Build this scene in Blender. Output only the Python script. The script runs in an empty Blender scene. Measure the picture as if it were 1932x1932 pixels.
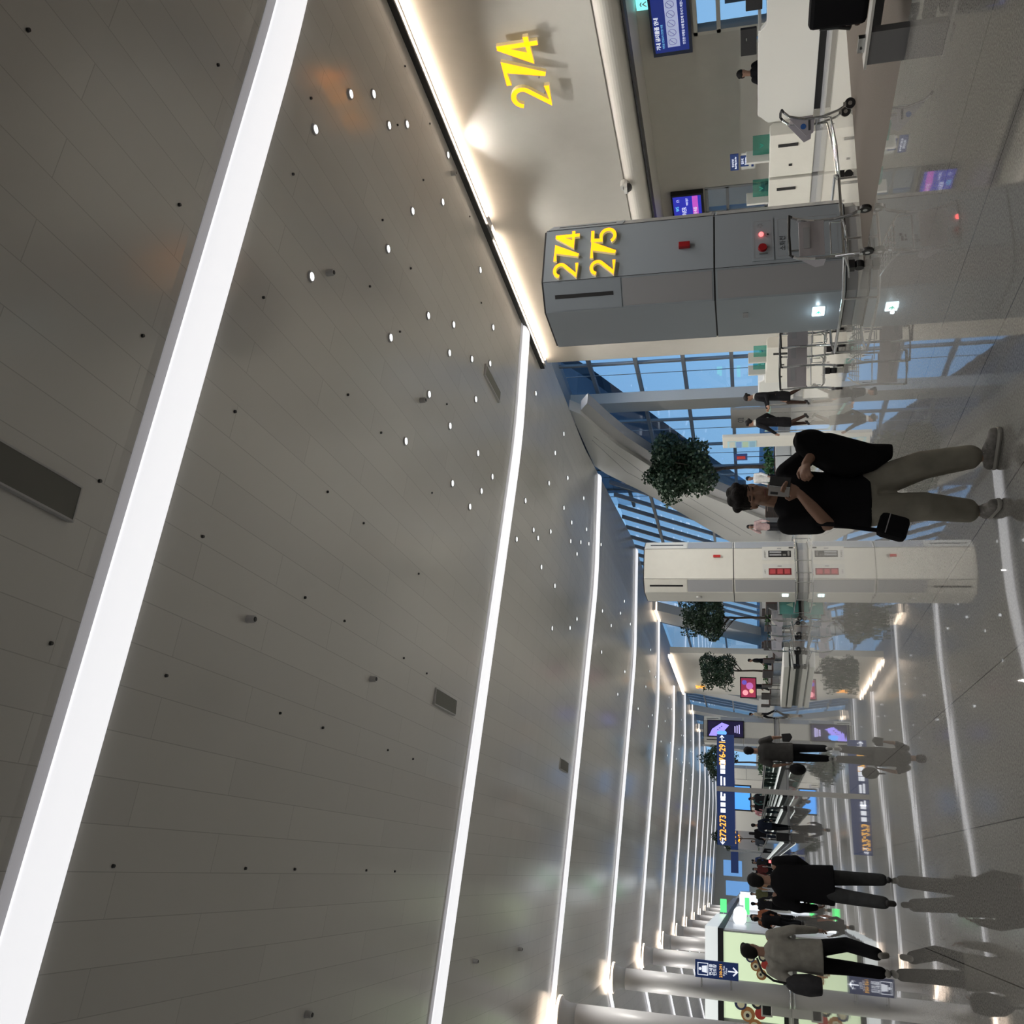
import bpy, bmesh, math, random
from mathutils import Vector, Matrix
C = bpy.data.collections.new('scene'); bpy.context.scene.collection.children.link(C)
SC = bpy.context.scene
random.seed(7)
PI = math.pi
# ------------------------------------------------------------------ camera
pit, rol, yaw, FPX = math.atan(441/1710.), math.radians(1.03), math.radians(21.5), 1710.
f = Vector((math.sin(yaw)*math.cos(pit), math.cos(yaw)*math.cos(pit), math.sin(pit)))
r = Vector((math.cos(yaw), -math.sin(yaw), 0)); u = r.cross(f)
u2 = math.cos(rol)*u+math.sin(rol)*r; r2 = math.cos(rol)*r-math.sin(rol)*u
cd = bpy.data.cameras.new('camera'); cam = bpy.data.objects.new('camera', cd); C.objects.link(cam)
cx, cy, cz = -u2, r2, -f          # the phone was held sideways: picture right is world down
cam.matrix_world = Matrix(((cx.x, cy.x, cz.x, 0), (cx.y, cy.y, cz.y, 0), (cx.z, cy.z, cz.z, 1.64), (0, 0, 0, 1)))
cd.sensor_width = 36; cd.lens = 36*FPX/1932; cd.clip_start = .05; cd.clip_end = 2000
SC.camera = cam
# ------------------------------------------------------------------ world, exposure, lamp strengths
w = bpy.data.worlds.new('dusk'); SC.world = w; w.use_nodes = True
nt = w.node_tree; bg = nt.nodes['Background']
tc = nt.nodes.new('ShaderNodeTexCoord'); sp = nt.nodes.new('ShaderNodeSeparateXYZ'); cr = nt.nodes.new('ShaderNodeValToRGB')
nt.links.new(tc.outputs['Generated'], sp.inputs[0]); nt.links.new(sp.outputs['Z'], cr.inputs[0]); nt.links.new(cr.outputs[0], bg.inputs[0])
cr.color_ramp.elements[0].position = 0.0; cr.color_ramp.elements[0].color = (.30, .57, .88, 1)
cr.color_ramp.elements[1].position = .5; cr.color_ramp.elements[1].color = (.12, .33, .72, 1)
bg.inputs[1].default_value = 1.0
SC.view_settings.view_transform = 'Standard'; SC.view_settings.look = 'None'
SC.view_settings.exposure = 0.0; SC.view_settings.gamma = 1.0; SC.view_settings.use_curve_mapping = False
SC.cycles.use_denoising = True; SC.cycles.max_bounces = 6; SC.cycles.diffuse_bounces = 4; SC.cycles.glossy_bounces = 3; SC.cycles.use_adaptive_sampling = True; SC.cycles.adaptive_threshold = .025
SC.cycles.transparent_max_bounces = 12; SC.cycles.sample_clamp_indirect = 4; SC.cycles.caustics_reflective = False; SC.cycles.caustics_refractive = False
STRIP_E = .84       # glow of the tube lights' diffusers
STRIP_W = 250.       # spots added under each tube light to carry its light
DOWN_W = 85.         # recessed downlights
COVE_E = 2.6         # warm light in the wall coves
# ------------------------------------------------------------------ materials
MATS = {}
def mat(n, col, rough=.5, metal=0, emit=0, ecol=None, ior=1.5, noise=0, nscale=20, bump=0, alpha=None, coat=0):
    if n in MATS: return MATS[n]
    m = bpy.data.materials.new(n); m.use_nodes = True; MATS[n] = m
    t = m.node_tree; b = t.nodes['Principled BSDF']
    b.inputs['Base Color'].default_value = (*col, 1); b.inputs['Roughness'].default_value = rough
    b.inputs['Metallic'].default_value = metal; b.inputs['IOR'].default_value = ior
    if coat: b.inputs['Coat Weight'].default_value = coat; b.inputs['Coat Roughness'].default_value = .08
    if emit:
        b.inputs['Emission Color'].default_value = (*(ecol or col), 1); b.inputs['Emission Strength'].default_value = emit
    if noise or bump:
        co = t.nodes.new('ShaderNodeTexCoord'); nz = t.nodes.new('ShaderNodeTexNoise'); nz.inputs['Scale'].default_value = nscale
        nz.inputs['Detail'].default_value = 4
        t.links.new(co.outputs['Object'], nz.inputs['Vector'])
        if noise:
            rp = t.nodes.new('ShaderNodeValToRGB'); t.links.new(nz.outputs['Fac'], rp.inputs[0])
            rp.color_ramp.elements[0].position = .3; rp.color_ramp.elements[1].position = .7
            rp.color_ramp.elements[0].color = (*[c*(1-noise) for c in col], 1); rp.color_ramp.elements[1].color = (*[min(1, c*(1+noise)) for c in col], 1)
            t.links.new(rp.outputs[0], b.inputs['Base Color'])
        if bump:
            bp = t.nodes.new('ShaderNodeBump'); bp.inputs['Strength'].default_value = bump; bp.inputs['Distance'].default_value = .02
            t.links.new(nz.outputs['Fac'], bp.inputs['Height']); t.links.new(bp.outputs[0], b.inputs['Normal'])
    return m
def glass(n, tint, k=.12, rough=.0):
    m = bpy.data.materials.new(n); m.use_nodes = True; MATS[n] = m
    t = m.node_tree; t.nodes.clear(); o = t.nodes.new('ShaderNodeOutputMaterial')
    a = t.nodes.new('ShaderNodeBsdfTransparent'); a.inputs[0].default_value = (*tint, 1)
    g = t.nodes.new('ShaderNodeBsdfGlossy'); g.inputs['Roughness'].default_value = rough
    lw = t.nodes.new('ShaderNodeLayerWeight'); lw.inputs[0].default_value = .5
    fr = t.nodes.new('ShaderNodeMath'); fr.operation = 'POWER'; fr.inputs[1].default_value = 5; t.links.new(lw.outputs['Facing'], fr.inputs[0])
    ad = t.nodes.new('ShaderNodeMath'); ad.operation = 'ADD'; ad.inputs[1].default_value = k; ad.use_clamp = True
    mx = t.nodes.new('ShaderNodeMixShader'); t.links.new(fr.outputs[0], ad.inputs[0]); t.links.new(ad.outputs[0], mx.inputs[0])
    t.links.new(a.outputs[0], mx.inputs[1]); t.links.new(g.outputs[0], mx.inputs[2]); t.links.new(mx.outputs[0], o.inputs[0]); return m
def ceiling_mat():
    m = bpy.data.materials.new('ceiling_panels'); m.use_nodes = True; t = m.node_tree; b = t.nodes['Principled BSDF']
    co = t.nodes.new('ShaderNodeTexCoord'); mp = t.nodes.new('ShaderNodeMapping'); mp.inputs['Rotation'].default_value[2] = PI/2
    br = t.nodes.new('ShaderNodeTexBrick'); t.links.new(co.outputs['Object'], mp.inputs[0]); t.links.new(mp.outputs[0], br.inputs[0])
    br.inputs['Color1'].default_value = (.66, .65, .63, 1); br.inputs['Color2'].default_value = (.70, .69, .665, 1); br.inputs['Mortar'].default_value = (.50, .495, .48, 1)
    br.inputs['Scale'].default_value = 1; br.inputs['Brick Width'].default_value = 3.6; br.inputs['Row Height'].default_value = .46
    br.inputs['Mortar Size'].default_value = .005; br.inputs['Bias'].default_value = -.1
    t.links.new(br.outputs['Color'], b.inputs['Base Color'])
    b.inputs['Roughness'].default_value = .2; b.inputs['IOR'].default_value = 1.75
    nz = t.nodes.new('ShaderNodeTexNoise'); nz.inputs['Scale'].default_value = 1.1; t.links.new(co.outputs['Object'], nz.inputs['Vector'])
    bp = t.nodes.new('ShaderNodeBump'); bp.inputs['Strength'].default_value = .05; bp.inputs['Distance'].default_value = .1
    t.links.new(nz.outputs['Fac'], bp.inputs['Height']); t.links.new(bp.outputs[0], b.inputs['Normal'])
    return m
def floor_mat(n, base, r0, joints=True, dark=.5, speck=.35):
    m = bpy.data.materials.new(n); m.use_nodes = True; t = m.node_tree; b = t.nodes['Principled BSDF']
    co = t.nodes.new('ShaderNodeTexCoord')
    nz = t.nodes.new('ShaderNodeTexNoise'); nz.inputs['Scale'].default_value = 60; nz.inputs['Detail'].default_value = 6; nz.inputs['Roughness'].default_value = .75
    t.links.new(co.outputs['Object'], nz.inputs['Vector'])
    rp = t.nodes.new('ShaderNodeValToRGB'); t.links.new(nz.outputs['Fac'], rp.inputs[0])
    rp.color_ramp.elements[0].position = .38; rp.color_ramp.elements[1].position = .62
    rp.color_ramp.elements[0].color = (*[c*(1-speck) for c in base], 1); rp.color_ramp.elements[1].color = (*[c*(1+speck) for c in base], 1)
    last = rp.outputs[0]
    if joints:
        s = t.nodes.new('ShaderNodeSeparateXYZ'); t.links.new(co.outputs['Object'], s.inputs[0])
        def joint(axis, pitch, off, w_, last):
            a = t.nodes.new('ShaderNodeMath'); a.operation = 'ADD'; a.inputs[1].default_value = -off; t.links.new(s.outputs[axis], a.inputs[0])
            p = t.nodes.new('ShaderNodeMath'); p.operation = 'PINGPONG'; p.inputs[1].default_value = pitch/2; t.links.new(a.outputs[0], p.inputs[0])
            l = t.nodes.new('ShaderNodeMath'); l.operation = 'LESS_THAN'; l.inputs[1].default_value = w_; t.links.new(p.outputs[0], l.inputs[0])
            mx = t.nodes.new('ShaderNodeMix'); mx.data_type = 'RGBA'; t.links.new(l.outputs[0], mx.inputs[0]); t.links.new(last, mx.inputs[6])
            mx.inputs[7].default_value = (*[c*dark*.45 for c in base], 1); return mx.outputs[2]
        last = joint('X', 1.0, .47, .004, last)
    t.links.new(last, b.inputs['Base Color']); b.inputs['IOR'].default_value = 1.62
    n2 = t.nodes.new('ShaderNodeTexNoise'); n2.inputs['Scale'].default_value = .9; n2.inputs['Detail'].default_value = 5; t.links.new(co.outputs['Object'], n2.inputs['Vector'])
    mr = t.nodes.new('ShaderNodeMapRange'); mr.inputs[3].default_value = r0*.75; mr.inputs[4].default_value = r0*1.35; t.links.new(n2.outputs['Fac'], mr.inputs[0]); t.links.new(mr.outputs[0], b.inputs['Roughness'])
    mp = t.nodes.new('ShaderNodeMapping'); mp.inputs['Scale'].default_value = (.12, .9, 1); t.links.new(co.outputs['Object'], mp.inputs[0])
    n3 = t.nodes.new('ShaderNodeTexNoise'); n3.inputs['Scale'].default_value = 2.2; t.links.new(mp.outputs[0], n3.inputs['Vector'])
    bp = t.nodes.new('ShaderNodeBump'); bp.inputs['Strength'].default_value = .012; bp.inputs['Distance'].default_value = .05
    t.links.new(n3.outputs['Fac'], bp.inputs['Height']); t.links.new(bp.outputs[0], b.inputs['Normal'])
    return m
M_ceil = ceiling_mat()
M_floor = floor_mat('terrazzo', (.245, .24, .225), .02)
M_tile = floor_mat('pale_tile', (.40, .39, .355), .03, joints=False, speck=.06)
M_carpet = mat('carpet', (.090, .076, .063), .8, noise=.22, nscale=90, bump=.3)
M_wall = mat('wall_paint', (.57, .55, .505), .42, noise=.02, nscale=3)
M_wall2 = mat('wall_white', (.70, .70, .68), .4)
M_white = mat('white_gloss', (.60, .60, .575), .3)
M_cream = mat('cream_panel', (.64, .63, .58), .4, noise=.02, nscale=4)
M_gpan = mat('grey_panel', (.34, .345, .36), .25)
M_dk = mat('seam_black', (.02, .02, .022), .5)
M_blk = mat('black_plastic', (.012, .012, .014), .45)
M_steel = mat('steel', (.55, .56, .57), .25, 1)
M_chrome = mat('chrome', (.6, .62, .64), .15, 1)
M_alu = mat('window_frame', (.36, .37, .38), .4, .2)
M_trimg = mat('trim_grey', (.5, .5, .51), .4)
M_tube = mat('tube_diffuser', (.8, .8, .8), .5, emit=STRIP_E, ecol=(.97, .97, 1.0))
M_cove = mat('cove_glow', (1, .9, .8), .5, emit=COVE_E, ecol=(1, .80, .62))
M_lens = mat('lamp_lens', (1, 1, 1), .4, emit=2.5, ecol=(.93, .97, 1))
M_yel = mat('yellow_letter', (.8, .45, .01), .4, emit=2.2, ecol=(1, .29, .003))
M_yelside = mat('cream_side', (.8, .68, .42), .4, emit=.25, ecol=(1, .75, .3))
M_navy = mat('navy_board', (.012, .03, .11), .4, emit=.12, ecol=(.04, .10, .42))
M_wtxt = mat('white_letter', (.9, .92, 1), .4, emit=.85, ecol=(.85, .9, 1))
M_otxt = mat('orange_letter', (1, .55, .1), .4, emit=.9, ecol=(1, .5, .08))
M_red = mat('red_plastic', (.30, .01, .015), .3)
M_redl = mat('red_lamp', (1, .1, .1), .3, emit=3, ecol=(1, .12, .12))
M_ink = mat('ink', (.05, .06, .07), .6)
M_brown = mat('brown_slats', (.055, .03, .024), .45)
M_leaf = mat('leaf', (.018, .045, .022), .5, noise=.4, nscale=9)
M_bark = mat('bark', (.06, .045, .035), .8, noise=.3, nscale=15)
M_glass = glass('clear_glass', (.93, .97, .95), .03)
M_wing = glass('facade_glass', (.93, .96, .99), .05, .01)
M_teal = glass('teal_glass', (.45, .80, .74), .06)
M_skin = mat('skin', (.30, .17, .12), .5)
M_hair = mat('hair', (.012, .011, .012), .6); M_hair.node_tree.nodes['Principled BSDF'].inputs['Specular IOR Level'].default_value = .15
M_cloth = mat('black_cloth', (.010, .010, .012), .85)
def cloth(n, c):
    m = mat('cloth_'+n, c, .9, noise=.12, nscale=14, bump=.15); m.node_tree.nodes['Principled BSDF'].inputs['Specular IOR Level'].default_value = .12; return m
M_cloth.node_tree.nodes['Principled BSDF'].inputs['Specular IOR Level'].default_value = .1
# ------------------------------------------------------------------ mesh building
class MB:
    def __init__(s): s.v = []; s.f = []; s.mi = []; s.m = 0
    def add(s, vs, fs):
        o = len(s.v); s.v += [tuple(p) for p in vs]; s.f += [tuple(i+o for i in q) for q in fs]; s.mi += [s.m]*len(fs); return s
    def box(s, x0, x1, y0, y1, z0, z1, M=None):
        vs = [Vector(p) for p in ((x0,y0,z0),(x1,y0,z0),(x1,y1,z0),(x0,y1,z0),(x0,y0,z1),(x1,y0,z1),(x1,y1,z1),(x0,y1,z1))]
        if M: vs = [M @ p for p in vs]
        return s.add(vs, [(3,2,1,0),(4,5,6,7),(0,1,5,4),(1,2,6,5),(2,3,7,6),(3,0,4,7)])
    def rings(s, rs, caps=True):
        n = len(rs[0]); vs = [p for q in rs for p in q]; fs = []
        for k in range(len(rs)-1):
            for i in range(n): j = (i+1) % n; fs.append((k*n+i, k*n+j, (k+1)*n+j, (k+1)*n+i))
        if caps: fs.append(tuple(range(n))[::-1]); fs.append(tuple((len(rs)-1)*n+i for i in range(n)))
        return s.add(vs, fs)
    def cone(s, p0, p1, r0, r1=None, n=12, caps=True):
        p0, p1 = Vector(p0), Vector(p1); r1 = r0 if r1 is None else r1; d = (p1-p0).normalized()
        a = d.orthogonal().normalized(); b = d.cross(a)
        return s.rings([[p+(a*math.cos(t*2*PI/n)+b*math.sin(t*2*PI/n))*q for t in range(n)] for p, q in ((p0, r0), (p1, r1))], caps)
    def tube(s, pts, rad, n=8):
        pts = [Vector(p) for p in pts]; rs = []; up = None
        for i, p in enumerate(pts):
            d = ((pts[i+1] if i < len(pts)-1 else p)-(pts[i-1] if i else p)).normalized()
            a = d.orthogonal().normalized() if up is None else (up-d*up.dot(d)).normalized()
            up = a; b = d.cross(a); q = rad[i] if isinstance(rad, (list, tuple)) else rad
            rs.append([p+(a*math.cos(t*2*PI/n)+b*math.sin(t*2*PI/n))*q for t in range(n)])
        return s.rings(rs)
    def ell(s, c, R, n=12, m=8, M=None):
        c = Vector(c); rs = []
        for k in range(m+1):
            th = .04+(PI-.08)*k/m
            q = [Vector((R[0]*math.sin(th)*math.cos(t*2*PI/n), R[1]*math.sin(th)*math.sin(t*2*PI/n), -R[2]*math.cos(th))) for t in range(n)]
            rs.append([c+(M @ p if M else p) for p in q])
        return s.rings(rs)
    def cap(s, p0, r0, p1, r1, n=12):   # tapered limb with round ends
        p0, p1 = Vector(p0), Vector(p1); d = (p1-p0); L = d.length; d.normalize(); a = d.orthogonal().normalized(); b = d.cross(a); rs = []
        for k in range(9):
            if k < 4: th = PI/2*(k/3.)-PI/2; th = max(th, -1.5); c = p0+d*(r0*math.sin(th)); q = r0*math.cos(th)
            elif k == 4: c = (p0+p1)/2; q = (r0+r1)/2
            else: th = PI/2*((k-5)/3.); th = min(th, 1.5); c = p1+d*(r1*math.sin(th)); q = r1*math.cos(th)
            rs.append([c+(a*math.cos(t*2*PI/n)+b*math.sin(t*2*PI/n))*q for t in range(n)])
        return s.rings(rs)
    def loft(s, rs, n=16):              # horizontal elliptic rings (x, y, z, rx, ry[, turn])
        out = []
        for q in rs:
            x, y, z, rx, ry = q[:5]; tr = q[5] if len(q) > 5 else 0
            ring = []
            for t in range(n):
                a = t*2*PI/n; px, py = rx*math.cos(a), ry*math.sin(a)
                ring.append((x+px*math.cos(tr)-py*math.sin(tr), y+px*math.sin(tr)+py*math.cos(tr), z))
            out.append(ring)
        return s.rings(out)
    def prism(s, poly, axis, lo, hi):   # polygon in the two other axes, pulled along axis
        def P(a, b, h): return (h, a, b) if axis == 'x' else (a, h, b) if axis == 'y' else (a, b, h)
        n = len(poly); vs = [P(a, b, lo) for a, b in poly]+[P(a, b, hi) for a, b in poly]
        return s.add(vs, [tuple(range(n))[::-1], tuple(range(n, 2*n))]+[(i, (i+1) % n, n+(i+1) % n, n+i) for i in range(n)])
    def xf(s, M): s.v = [tuple(M @ Vector(p)) for p in s.v]; return s
    def build(s, name, m, parent=None, bevel=0, smooth=False, mats=None, origin=None):
        me = bpy.data.meshes.new(name)
        o0 = Vector(origin) if origin else Vector((0, 0, 0))
        me.from_pydata([tuple(Vector(p)-o0) for p in s.v], [], s.f); me.update()
        bm = bmesh.new(); bm.from_mesh(me); bmesh.ops.recalc_face_normals(bm, faces=bm.faces); bm.to_mesh(me); bm.free()
        for q in (mats or [m]): me.materials.append(q)
        if mats:
            for p, k in zip(me.polygons, s.mi): p.material_index = k
        if smooth: me.polygons.foreach_set('use_smooth', [True]*len(me.polygons))
        o = bpy.data.objects.new(name, me); C.objects.link(o); o.location = o0
        if parent: o.parent = parent
        if bevel:
            b = o.modifiers.new('b', 'BEVEL'); b.width = bevel; b.segments = 2; b.limit_method = 'ANGLE'
        return o
    def blob(s, name, m, parent=None, vox=.02, it=2):      # fuses the shapes into one smooth skin
        o = s.build(name, m); rm = o.modifiers.new('r', 'REMESH'); rm.mode = 'VOXEL'; rm.voxel_size = vox
        sm = o.modifiers.new('s', 'SMOOTH'); sm.iterations = it; sm.factor = .6
        dg = bpy.context.evaluated_depsgraph_get(); me = bpy.data.meshes.new_from_object(o.evaluated_get(dg)); me.name = name
        o.modifiers.clear(); old = o.data; o.data = me; bpy.data.meshes.remove(old)
        me.polygons.foreach_set('use_smooth', [True]*len(me.polygons))
        if not me.materials: me.materials.append(m)
        if parent: o.parent = parent
        return o
def tag(o, label, cat, group=None):
    o['label'] = label; o['category'] = cat
    if group: o['group'] = group
    return o
def S(o): o['kind'] = 'structure'; return o
def empty(name, loc=(0, 0, 0), rz=0):
    o = bpy.data.objects.new(name, None); C.objects.link(o); o.location = loc; o.rotation_euler = (0, 0, rz); o.empty_display_size = .1; return o
def thing(name, label, cat, loc=(0, 0, 0), rz=0, group=None): return tag(empty(name, loc, rz), label, cat, group)
def copy_tree(o, parent=None):
    c = o.copy(); C.objects.link(c); c.parent = parent
    for ch in [q for q in C.objects if q.parent == o]: copy_tree(ch, c)
    return c
AX = {'y': (Vector((1, 0, 0)), Vector((0, 0, 1))), 'x': (Vector((0, -1, 0)), Vector((0, 0, 1))), 'y+': (Vector((-1, 0, 0)), Vector((0, 0, 1)))}
def frame(pos, face):
    R, U = AX[face]; N = R.cross(U)
    return Matrix(((R.x, U.x, N.x, pos[0]), (R.y, U.y, N.y, pos[1]), (R.z, U.z, N.z, pos[2]), (0, 0, 0, 1)))
def text(name, body, size, pos, face, m, parent=None, ext=.004, ax='CENTER', sx=1, side=None, bold=0):
    c = bpy.data.curves.new(name, 'FONT'); c.body = body; c.size = size; c.extrude = ext; c.align_x = ax; c.align_y = 'CENTER'; c.offset = bold
    c.resolution_u = 4
    o = bpy.data.objects.new(name, c); C.objects.link(o)
    me = bpy.data.meshes.new_from_object(o.evaluated_get(bpy.context.evaluated_depsgraph_get())); bpy.data.objects.remove(o); me.name = name
    me.transform(frame(pos, face) @ Matrix.Diagonal((sx, 1, 1, 1)))
    me.materials.clear(); me.materials.append(m)
    if side:
        me.materials.append(side)
        N = AX[face][0].cross(AX[face][1])
        for p in me.polygons: p.material_index = 0 if p.normal.dot(N) > .7 else 1
    o = bpy.data.objects.new(name, me); C.objects.link(o)
    if parent: o.parent = parent
    return o
def stroke(mb, pts, wd, d, pos, face):      # a flat bar following pts in a sign's own plane
    F = frame(pos, face); n = len(pts); L = []; Rr = []
    for i, p in enumerate(pts):
        a = Vector(pts[max(i-1, 0)]); b = Vector(pts[min(i+1, n-1)]); t = (b-a).normalized(); nn = Vector((-t.y, t.x))
        k = 1.0
        if 0 < i < n-1:
            t1 = (Vector(p)-a).normalized(); k = 1/max(.35, abs(t1.dot(t)))
        L.append(Vector(p)+nn*wd/2*k); Rr.append(Vector(p)-nn*wd/2*k)
    mb.rings([[F @ Vector((a.x, a.y, 0)), F @ Vector((b.x, b.y, 0)), F @ Vector((b.x, b.y, d)), F @ Vector((a.x, a.y, d))] for a, b in zip(L, Rr)])
def arc(cx_, cy_, rx, ry, a0, a1, n=12): return [(cx_+rx*math.cos(math.radians(a0+(a1-a0)*i/n)), cy_+ry*math.sin(math.radians(a0+(a1-a0)*i/n))) for i in range(n+1)]
DIG = {'2': [arc(.29, .70, .23, .24, 170, -35, 14)+[(.06, .05), (.54, .05)]],
       '7': [[(.05, .95), (.53, .95), (.22, .0)]],
       '4': [[(.58, .25), (.05, .25), (.40, .96)], [(.40, .98), (.40, .0)]],
       '5': [[(.51, .95), (.13, .95), (.11, .55)]+arc(.27, .33, .25, .28, 100, -150, 14)],
       '6': [[(.44, .97), (.2, .7), (.07, .38)]+arc(.29, .27, .23, .24, 160, -200, 18)]}
def number(s, h, pos, face, parent, d=.07, name='gate_digit', wf=1.0):
    x = 0; W = h*.62*wf
    for ch in s:
        mb = MB()
        for st in DIG[ch]: stroke(mb, [(x+px*h*wf, py*h) for px, py in st], h*.125, d, pos, face)
        o = mb.build(name, M_yel, parent, mats=[M_yel, M_yelside])
        N = AX[face][0].cross(AX[face][1])
        for p in o.data.polygons: p.material_index = 0 if p.normal.dot(N) > .7 else 1
        x += W
# ------------------------------------------------------------------ ceiling
def Zc(X):
    if X >= 11.3: return 7.54+(X-11.3)*.01
    if X >= 9.3: return 7.54+.058*(11.3-X)**2/4.
    if X >= -5: return 7.598+(9.3-X)*.058
    return 8.427-.25*(-5-X)
def Xe(Y): return 14.8 if Y < 31 else min(16.5, 14.8+(Y-31)*.113)
PITCH, Y1, NB = 13.3, 7.9, 13
YS = [Y1+PITCH*k for k in range(-2, NB)]
XS = [-15, -12, -9, -7, -5, -3.5, -2, 0, 2, 4, 6, 8, 9.3, 9.8, 10.3, 10.8, 11.3, 13]
for k, Yk in enumerate(YS):
    a, b = Yk+.05, Yk+PITCH-.35; vs = []; fs = []; ny = 14
    for i in range(ny+1):
        t = i/ny; Y = a+(b-a)*t; sag = .0 if -.5 < Yk < 21 and 0 else 0
        drop = .22*math.sin(PI*t)**1.0*(1 if Yk > 20 else .35)
        for X in XS+[Xe(Y)]:
            edge = max(0, min(1, (13.2-X)/3.)) if X > 9 else 1
            vs.append((X, Y, Zc(X)-drop*edge))
    n = len(XS)+1
    for i in range(ny):
        for j in range(n-1): fs.append((i*n+j, i*n+j+1, (i+1)*n+j+1, (i+1)*n+j))
    # top skin so that the ceiling has thickness
    m = len(vs); vs += [(x, y, z+.3) for x, y, z in vs]
    fs += [tuple(q+m for q in F_)[::-1] for F_ in fs]
    for i in range(ny): fs += [(i*n, (i+1)*n, m+(i+1)*n, m+i*n), (i*n+n-1, m+i*n+n-1, m+(i+1)*n+n-1, (i+1)*n+n-1)]
    for j in range(n-1): fs += [(j, m+j, m+j+1, j+1), (ny*n+j, ny*n+j+1, m+ny*n+j+1, m+ny*n+j)]
    o = MB().add(vs, fs).build('ceiling', M_ceil, smooth=False); S(o)
S(MB().box(-15, 18, YS[0], YS[-1]+PITCH, 8.75, 8.9).build('ceiling', M_dk))
ORD = ['first', 'second', 'third', 'fourth', 'fifth', 'sixth', 'seventh', 'eighth', 'ninth', 'tenth', 'eleventh', 'twelfth', 'thirteenth']
def lamp(name, kind, loc, W, parent=None, col=(1, .96, .9), rad=.02, cone=2.7, blend=.6):
    l = bpy.data.lights.new(name, kind); l.energy = W; l.color = col; l.shadow_soft_size = rad
    if kind == 'SPOT': l.spot_size = cone; l.spot_blend = blend
    o = bpy.data.objects.new(name, l); C.objects.link(o); o.location = loc; o.parent = parent; return o
for k, Yk in enumerate(YS):
    kk = k-1
    lab = ('wide white tube light crossing the ceiling nearest overhead' if kk == 1 else 'white tube light crossing the ceiling, the %s line beyond the widest one' % ORD[kk-2] if kk > 1 else 'white tube light across the ceiling %s behind the photographer' % ('just' if kk == 0 else 'farther'))
    root = thing('tube_light', lab, 'ceiling light', (0, Yk, 0), group='tube lights across the ceiling')
    xs = [x for x in (-14.5, -11, -8, -6.2, -5, -3.5, 0, 4, 8, 9.3, 9.8, 10.3, 10.8, 11.3, 12) ]+[13.9 if Yk < 23 or 64 < Yk < 78 else Xe(Yk)-.1]
    mb = MB(); rs = []
    for X in xs:
        z = Zc(X)-.02
        rs.append([(X, -.30*math.cos(PI*t/12), z-.10*math.sin(PI*t/12)**.7) for t in range(13)]+[(X, .2, z+.05), (X, -.2, z+.05)])
    mb.rings(rs).build('diffuser', M_tube, root, smooth=True)
    mb = MB(); mb.rings([[(X, -.44, Zc(X)-.015), (X, -.31, Zc(X)-.03), (X, -.31, Zc(X)+.1), (X, -.45, Zc(X)+.1)] for X in xs]).build('side_trim', mat('side_glow', (.6, .6, .62), .5, emit=.20, ecol=(.95, .93, 1)), root)
    mb = MB(); mb.rings([[(X, -.66, Zc(X)+.0), (X, -.47, Zc(X)-.01), (X, -.47, Zc(X)+.12), (X, -.66, Zc(X)+.12)] for X in xs]).build('recess_strip', M_ceil, root)
    if Yk < 175:
        for X in (-11, -7.5, -2.2, 3, 7, 11):
            lamp('under_tube_spot', 'SPOT', (X, 0, Zc(X)-.17), STRIP_W*(1.5 if Yk > 30 else 1.05 if Yk > 10 else .75 if Yk > 0 else .6), root)
# ------------------------------------------------------------------ floor
S(MB().box(-16, 8.0, -20, 200, -.2, 0).build('floor', M_floor))
S(MB().box(8.0, 20, 11.2, 200, -.2, 0).build('floor', M_tile))
S(MB().box(8.0, 20, -20, 11.2, -.2, 0).build('floor', M_carpet))
# ------------------------------------------------------------------ gate 274 walls
def cove(y0, y1, X, zt):
    MB().box(X-.02, X+.06, y0, y1, zt, zt+.06)
def gate_wall(y0, y1, name, xw=14.0, top=7.36):
    return S(MB().box(xw, xw+.4, y0, y1, 4.11, top).build(name, M_wall))
gate_wall(4, 20.6, 'wall_right')
S(MB().box(14, 14.4, 20.6, 23.3, 0, 7.36).build('wall_right', M_wall))
prof = [(14.0, 4.105)]+[(14.0+.02-.10*math.sin(PI*t/10)+.10*(t/10.)**2, 4.09-.47*t/10.) for t in range(11)]+[(14.4, 3.60), (14.4, 4.105)]
# rounded lower edge of the wall over the gate desks
poly = prof
mb = MB(); mb.rings([[(x, y, z) for x, z in poly] for y in (4, 20.6)]).build('wall_right', M_wall, smooth=False)['kind'] = 'structure'
S(MB().box(14.06, 14.42, 4, 20.6, 3.565, 3.60).build('trim_1', M_dk))
S(MB().box(14.3, 16.3, 4, 20.6, 3.6, 3.8).build('ceiling', M_wall))
# back wall with openings
bw = MB().box(16, 16.3, 4, 12.2, 0, 3.6).box(16, 16.3, 12.2, 14.1, 2.5, 3.6).box(16, 16.3, 14.1, 18.7, 0, 3.6).box(16, 16.3, 18.7, 20.6, 2.5, 3.6)
S(bw.build('wall_right', M_wall))
S(MB().box(14.3, 16.3, 20.58, 20.8, 0, 3.6).build('wall_right', M_wall))
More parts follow.
